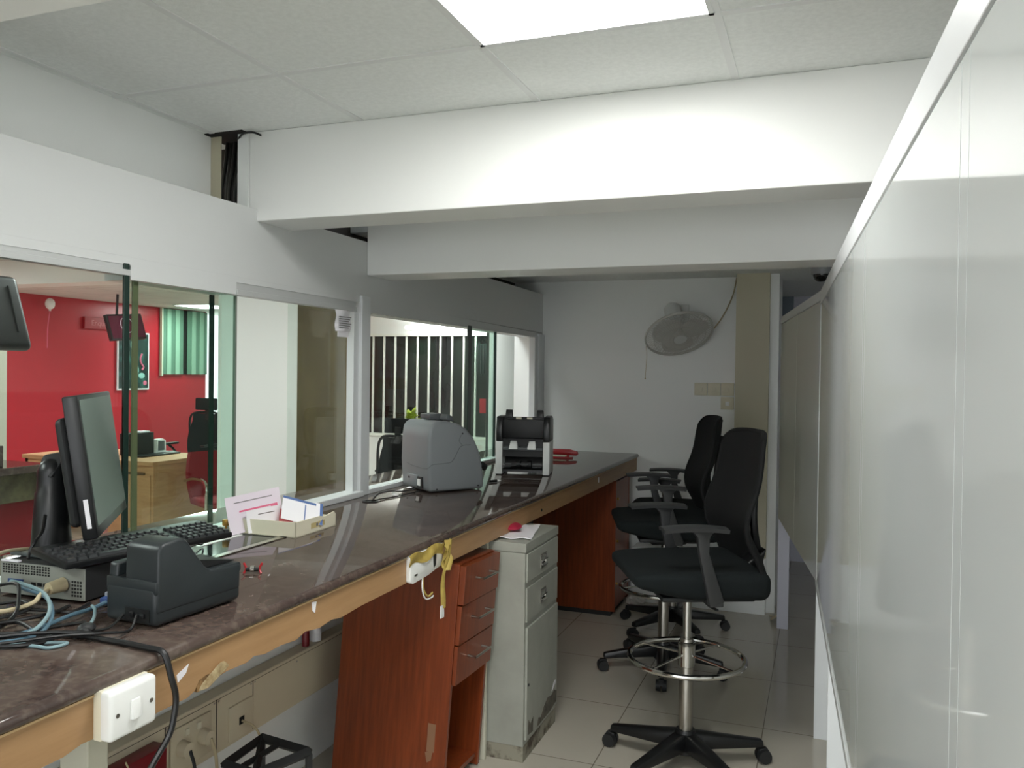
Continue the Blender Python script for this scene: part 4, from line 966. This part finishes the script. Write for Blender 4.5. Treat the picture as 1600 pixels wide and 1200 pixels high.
struct(B(-4.03, -4.0, 4.76, 5.665, 0, 2.40).build('wall_pier_white', 'pillar', smooth=0))
struct(B(-4.03, -4.003, 5.665, 6.62, 0, 2.40).build('wall_pier_olive', 'olive', smooth=0))
struct(B(-3.03, -3.0, 7.42, 8.9, 0, 2.40).build('wall_pier_far', 'pillar', smooth=0))
struct(B(-3.43, -3.40, 2.45, 2.645, 0, 1.64).build('trim_14', 'cream', smooth=0))
# dark garden window with open blind slats
w3 = struct(B(-5.6, -1.97, 9.07, 9.09, .745, 1.985).build('window_3', 'nightglass', smooth=0))
struct(B(-5.6, -1.97, 8.95, 9.05, .735, .765).build('trim_15', 'slatwhite', smooth=0))
vb = thing('vertical_blind', 'white vertical blind with open slats before the dark garden window', 'blind', (-4.4, 8.98, 1.985))
MB().box(-.9, .9, -.03, .03, -.02, .01).build('head_rail', 'slatwhite', vb, 0)
for k in range(13):
    x = -.82 + k * .1535
    MB().hull([(x - .008, -.012, -.02), (x + .008, -.010, -.02), (x - .008, .012, -.02), (x + .008, .014, -.02), (x - .012, -.012, -1.215), (x + .005, -.010, -1.215), (x - .012, .012, -1.215), (x + .005, .014, -1.215)]).build('slat', 'slatwhite', vb, 0)
q = thing('wall_speaker_grille', 'dark ribbed grille fixed across the blind at the right of the second window', 'grille', (-3.73, 8.93, 1.69))
B(-.075, .075, 0, .03, -.18, .18).build('back_box', 'stilegreen', q, 0)
t = MB()
for k in range(4): t.box(-.06 + k * .035, -.045 + k * .035, -.012, 0, -.17, .17)
t.build('ribs', 'blackmatt', q, 0)
q = thing('red_notice', 'small red sign with a pale edge at the right of the second window', 'sign', (-3.71, 8.945, 1.14))
B(-.055, .055, 0, .01, -.085, .085).build('plate', 'paper', q, 0)
B(-.055, .03, -.003, 0, -.085, .085).build('red_field', 'redplastic', q, 0)
q = thing('batten_light', 'bright batten light hung over the dark garden window', 'light', (-3.98, 8.72, 2.075))
t = MB(); t.box(-.62, .50, -.10, .10, -.045, .0, bev=.02, seg=3); t.build('diffuser', 'lampbatten', q, 30)
t = MB(); t.box(-.3, -.28, -.01, .01, 0, .325).box(.28, .30, -.01, .01, 0, .325); t.build('hanger', 'tbar', q, 0)
q = thing('potted_plant', 'lime green leafy plant on the sill beyond the grey sorter', 'plant', (-4.62, 8.85, .765))
MB().lathe([(0, 0), (.06, 0), (.08, .10), (0, .10)], 18).build('pot', 'sorterdark', q)
t = MB()
for k in range(40):
    a = random.uniform(0, 2 * PI); e = random.uniform(.2, 1.3); L_ = random.uniform(.06, .13)
    mx = Matrix.Translation((.03 * math.cos(a), .03 * math.sin(a), .12 + random.uniform(0, .12))) @ Matrix.Rotation(a, 4, 'Z') @ Matrix.Rotation(-e, 4, 'Y')
    t.shell(lambda u, v: (L_ * u, .03 * math.sin(PI * u) * (2 * v - 1), .015 * math.sin(PI * u)), 4, 2, .001, mx)
t.build('foliage', 'leafgreen', q)
# office chairs in the hall
def hall_chair(label, loc, rz, fabric='blackmesh'):
    q = thing('office_chair', label, 'chair', loc, (0, 0, rz), 'high back office chairs in the hall')
    MB().lathe([(0, .05), (.04, .05), (.04, .11), (.03, .13), (.025, .42), (0, .42)], 16).build('column', 'blackplastic', q)
    for k in range(5):
        mx = Matrix.Rotation(2 * PI * k / 5, 4, 'Z')
        MB().hull([(.02, -.03, .06), (.02, .03, .06), (.02, -.02, .12), (.02, .02, .12), (.30, -.015, .05), (.30, .015, .05), (.30, -.012, .075), (.30, .012, .075)], 0, 2, mx).sphere((.30, 0, .028), .028, (1, 1, 1), 10, mx).build('leg', 'blackplastic', q)
    MB().box(-.25, .25, -.24, .24, .42, .50, bev=.03, seg=3).build('seat', 'blackfabric', q)
    MB().shell(lambda u, v: ((.17 + .06 * math.sin(PI * min(1, v + .15))) * (2 * u - 1), .25 + .04 * v - .05 * (2 * u - 1) ** 2, .52 + .50 * v), 12, 12, .014).build('backrest', fabric, q)
    MB().tube([(-.21, .24, .54), (-.225, .25, .75), (-.20, .245, 1.0), (0, .295, 1.035), (.20, .245, 1.0), (.225, .25, .75), (.21, .24, .54), (0, .27, .50)], .014, 8, 5, True).build('back_frame', 'blackplastic', q)
    MB().box(-.15, .15, .24, .275, 1.06, 1.20, bev=.015, seg=3).build('headrest', 'blackmesh', q)
    MB().box(-.03, .03, .27, .29, .95, 1.12).build('headrest_post', 'blackplastic', q)
    for s_ in (-1, 1):
        MB().tube([(s_ * .25, .10, .46), (s_ * .29, .08, .60), (s_ * .29, -.02, .68)], .014, 8, 4).box(s_ * .29 - .03, s_ * .29 + .03, -.14, .12, .675, .70, bev=.008).build('armrest', 'blackplastic', q)
    return q
hall_chair('high back black mesh office chair behind the oak desk in the red hall', (-6.60, 7.35, 0), 0)
c2 = hall_chair('high back black office chair seen through the second window in front of the blind', (-3.43, 6.55, 0), R(-176))
c2.scale = (.9, .9, .94)
# desk
dk = thing('office_desk', 'light oak office desk in the hall before the red wall', 'desk', (-5.20, 5.36, 0))
B(-1.5, .0, 0, .75, .715, .75, bev=.003).build('desk_top', 'desk', dk, 0)
B(-.04, -.01, .02, .73, 0, .715).build('side_panel', 'desk', dk, 0)
B(-1.48, -.04, .02, .04, .32, .7149).build('modesty_panel', 'desk', dk, 0)
B(-.50, -.04, .012, .03, .02, .635, bev=.002).build('pedestal_front', 'desk', dk, 0)
B(-.46, -.10, .008, .02, .635, .655).build('drawer_gap', 'deskdark', dk, 0)
B(-1.48, -1.45, .02, .73, 0, .715).build('side_panel', 'desk', dk, 0)
q = thing('file_box', 'black file box standing on the oak desk in the hall', 'box', (-5.78, 5.78, .75))
B(-.06, .06, -.15, .13, .004, .20, bev=.004).build('box_body', 'blackplastic', q, 0)
MB().box(-.04, .04, -.02, .10, .2005, .212).build('paper_stack', 'paper', q, 0)
q = thing('card_terminal', 'grey and silver card terminal beside the black file box on the oak desk', 'terminal', (-5.72, 5.96, .75))
MB().prism([(-.05, 0), (.07, 0), (.065, .12), (.03, .135), (-.04, .13)], 'x', -.03, .03, bev=.006).build('terminal_body', 'offwhite', q)
MB().box(.0305, .033, -.03, .045, .03, .115).build('keypad', 'sorterdark', q, 0)
q = thing('desk_keyboard', 'black keyboard lying on the oak desk beside the black file box', 'keyboard', (-5.60, 5.80, .75))
B(-.07, .07, -.22, .24, 0, .016, bev=.004).build('keyboard_case', 'blackplastic', q)
q = thing('paper_pile', 'white papers spread on the oak desk before the red wall', 'paper', (-5.85, 6.0, .751))
for k, (dx, dy, a) in enumerate(((0, .05, 10), (.12, .0, -15), (-.1, .02, 30))):
    MB().box(-.15, .15, -.105, .105, .002 * k, .002 * k + .0015, mtx=Matrix.Translation((dx, dy, .0005)) @ Matrix.Rotation(R(a), 4, 'Z')).build('sheet', 'paper', q, 0)
# visitor chair
q = thing('visitor_chair', 'maroon visitor chair with a chrome arm in front of the oak desk', 'chair', (-4.72, 5.70, 0), (0, 0, R(62)))
MB().shell(lambda u, v: ((.23 + .03 * math.sin(PI * v)) * (2 * u - 1), .20 + .08 * v - .03 * (2 * u - 1) ** 2, .40 + .42 * v), 10, 10, .04).build('backrest', 'redfabric', q)
MB().box(-.24, .24, -.25, .22, .38, .45, bev=.025, seg=3).build('seat', 'redfabric', q)
for s_ in (-1, 1):
    MB().tube([(s_ * .27, -.22, .02), (s_ * .27, -.24, .40), (s_ * .27, -.22, .60), (s_ * .27, .0, .62), (s_ * .27, .24, .58)], .014, 8, 5).build('armrest', 'chrome', q)
    MB().tube([(s_ * .27, -.24, .015), (s_ * .27, .26, .015)], .014, 8, 1).build('leg', 'chrome', q)
# granite counter in the hall
hc = thing('hall_counter', 'brown granite customer counter with dark red front at the left of the hall', 'counter', (-3.2, 1.6, 0))
def hp(mb, name, m):
    o = mb.build(name, m, hc, 0); o.matrix_parent_inverse = Matrix.Translation(-Vector(hc.location)); return o
hp(B(-3.75, -3.0, .2, 2.54, 1.10, 1.13, bev=.004), 'counter_top', 'granite')
hp(B(-3.10, -3.03, .2, 2.52, .985, 1.10), 'front_band', mat('olive_granite_band', (92, 88, 66), .2, col2=(70, 66, 52), nscale=20))
hp(B(-3.15, -3.06, 2.33, 2.51, 0, .985), 'front_panel', 'reddark')
hp(B(-3.15, -3.06, .2, 2.33, 0, .985), 'front_panel', 'cream')
hp(B(-3.30, -3.05, 1.9, 2.36, 1.13, 1.215, bev=.003), 'raised_shelf', 'granite')
# things on the red wall
q = thing('wall_sign', 'long red name board with pale lettering on the red wall', 'sign', (-8.79, 8.13, 2.105))
B(0, .03, -.25, .25, -.075, .075, bev=.004).build('board', mat('sign_red', (158, 22, 34), .35), q, 0)
tx = text('Enquiry', .10, Matrix(((0, 0, 1, .0315), (1, 0, 0, 0), (0, 1, 0, 0), (0, 0, 0, 1))), 'signletters', q)
tv = thing('wall_television', 'television with a wine coloured picture tilted down on the red wall', 'television', (-7.5, 7.30, 2.0), (0, R(-14), R(0)))
TM = Matrix.Rotation(R(5), 4, 'X')
B(-.02, .03, -.26, .26, -.15, .15, bev=.006, mtx=TM).build('casing', 'blackplastic', tv)
B(.0302, .032, -.24, .24, -.13, .13, mtx=TM).build('screen', 'screentv', tv, 0)
t = MB(); t.tube([(.0335, .09 * math.cos(a), .02 + .09 * math.sin(a)) for a in [2 * PI * k / 16 for k in range(16)]], .004, 6, 3, True, TM); t.build('screen_emblem', 'paperlilac', tv)
MB().tube([(-.03, 0, .0), (-.10, 0, .10), (-.02, 0, .40)], .014, 8, 3).build('ceiling_pole', 'blackmatt', tv)
q = thing('framed_poster', 'dark teal framed poster with a red arc hung on the red wall', 'poster', (-8.79, 8.685, 1.63))
B(0, .02, -.275, .275, -.39, .39).build('frame', 'paper', q, 0)
B(.0202, .023, -.255, .255, -.37, .37).build('print', 'poster', q, 0)
t = MB(); t.tube([(.024, .19 - .06 * abs(math.sin(a)) - .02, .10 - .22 * k / 6) for k, a in enumerate([PI * j / 6 + .5 for j in range(7)])], .014, 6, 4); t.sphere((.022, .20, -.30), .035, (.1, 1, 1), 14)
t.build('print_arc', 'pink', q)
t = MB().sphere((.022, -.02, .22), .06, (.1, .7, 1.2), 14).sphere((.022, .02, -.12), .07, (.1, 1, 1.2), 14).sphere((.022, .14, -.2), .05, (.1, 1.2, .8), 14)
t.build('print_figure', mat('poster_pale_teal', (150, 196, 190), .5), q)
w4 = struct(B(-8.8, -8.79, 9.19, 10.10, 1.45, 2.39).build('window_4', 'gapdark', smooth=0))
vg = thing('green_blind', 'pale green vertical blind closed over the window in the red wall', 'blind', (-8.77, 9.645, 1.92))
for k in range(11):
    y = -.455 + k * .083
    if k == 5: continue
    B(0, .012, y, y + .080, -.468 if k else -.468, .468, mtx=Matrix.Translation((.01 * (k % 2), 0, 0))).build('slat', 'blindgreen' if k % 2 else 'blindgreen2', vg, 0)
B(-.01, .03, -.48, -.455, -.49, .49).build('side_trim', 'cream', vg, 0)
bl = thing('balloon', 'small white balloon with its string hanging against the red wall', 'balloon', (-8.66, 7.29, 2.26))
MB().sphere((0, 0, .03), .062, (.9, .9, 1.1), 18).cyl((0, 0, -.055), (0, 0, -.03), .016, .006, 10).build('balloon_skin', 'whiteplastic', bl)
MB().tube([(0, 0, -.055), (0, -.03, -.25), (0, -.035, -.50)], .005, 5, 3).build('string', 'pink', bl)
q = thing('ceiling_speaker', 'pale cylinder fixture hanging under the hall beam behind the black display', 'fixture', (-6.05, 4.70, 2.20))
MB().lathe([(0, 0), (.045, 0), (.045, -.06), (.03, -.08), (0, -.08)], 16).build('fixture_body', 'pillar', q)
# black display hung close behind the glass
td = thing('hanging_display', 'black customer display hung tilted behind the glass at the left edge', 'display', (-2.42, 1.70, 1.70), (0, R(-18), 0))
B(-.02, .02, -.25, .235, -.125, .125, bev=.02, seg=4).build('casing', 'blackplastic', td)
MB().tube([(.021, .19, .085), (.022, .19, -.07)], .003, 6, 1).build('rear_rib', 'armgrey', td)
MB().tube([(-.02, -.12, .05), (-.10, -.12, .35), (-.21, -.12, .68)], .02, 8, 3).build('hanger_pole', 'blackmatt', td)
# second desk seen through the second window
q = thing('hall_table', 'light oak table in the hall behind the second window', 'table', (-2.62, 5.50, 0))
B(-.36, .36, -.35, .45, .71, .75, bev=.003).build('table_top', 'desk', q, 0)
for (x, y) in ((-.32, -.31), (.32, -.31), (-.32, .41), (.32, .41)): B(x - .025, x + .025, y - .025, y + .025, 0, .71).build('leg', 'desk', q, 0)

# ------------------------------------------------------------------ world, camera, colour
w = bpy.data.worlds.new('World'); S.world = w; w.use_nodes = True
w.node_tree.nodes['Background'].inputs['Color'].default_value = (.93, .97, 1, 1)
w.node_tree.nodes['Background'].inputs['Strength'].default_value = 1.25
cam = bpy.data.cameras.new('Camera'); co = bpy.data.objects.new('Camera', cam); COL.objects.link(co)
cam.sensor_width = 36; cam.lens = 36 * 1287 / 1600; cam.clip_start = .02; cam.clip_end = 100
yaw, pit, roll = .3595, .0132, .0126
fw = Vector((-math.sin(yaw) * math.cos(pit), math.cos(yaw) * math.cos(pit), -math.sin(pit)))
rt = Vector((math.cos(yaw), math.sin(yaw), 0)); up = rt.cross(fw)
r2 = rt * math.cos(roll) + up * math.sin(roll); u2 = -rt * math.sin(roll) + up * math.cos(roll)
mw = Matrix((r2, u2, -fw)).transposed().to_4x4(); mw.translation = (0, 0, EYE); co.matrix_world = mw
S.camera = co
S.view_settings.view_transform = 'Standard'; S.view_settings.look = 'None'; S.view_settings.gamma = 1; S.view_settings.use_curve_mapping = False
S.view_settings.exposure = 1.15
S.cycles.use_denoising = True
S.cycles.max_bounces = 12; S.cycles.transparent_max_bounces = 24; S.cycles.sample_clamp_indirect = 6.0
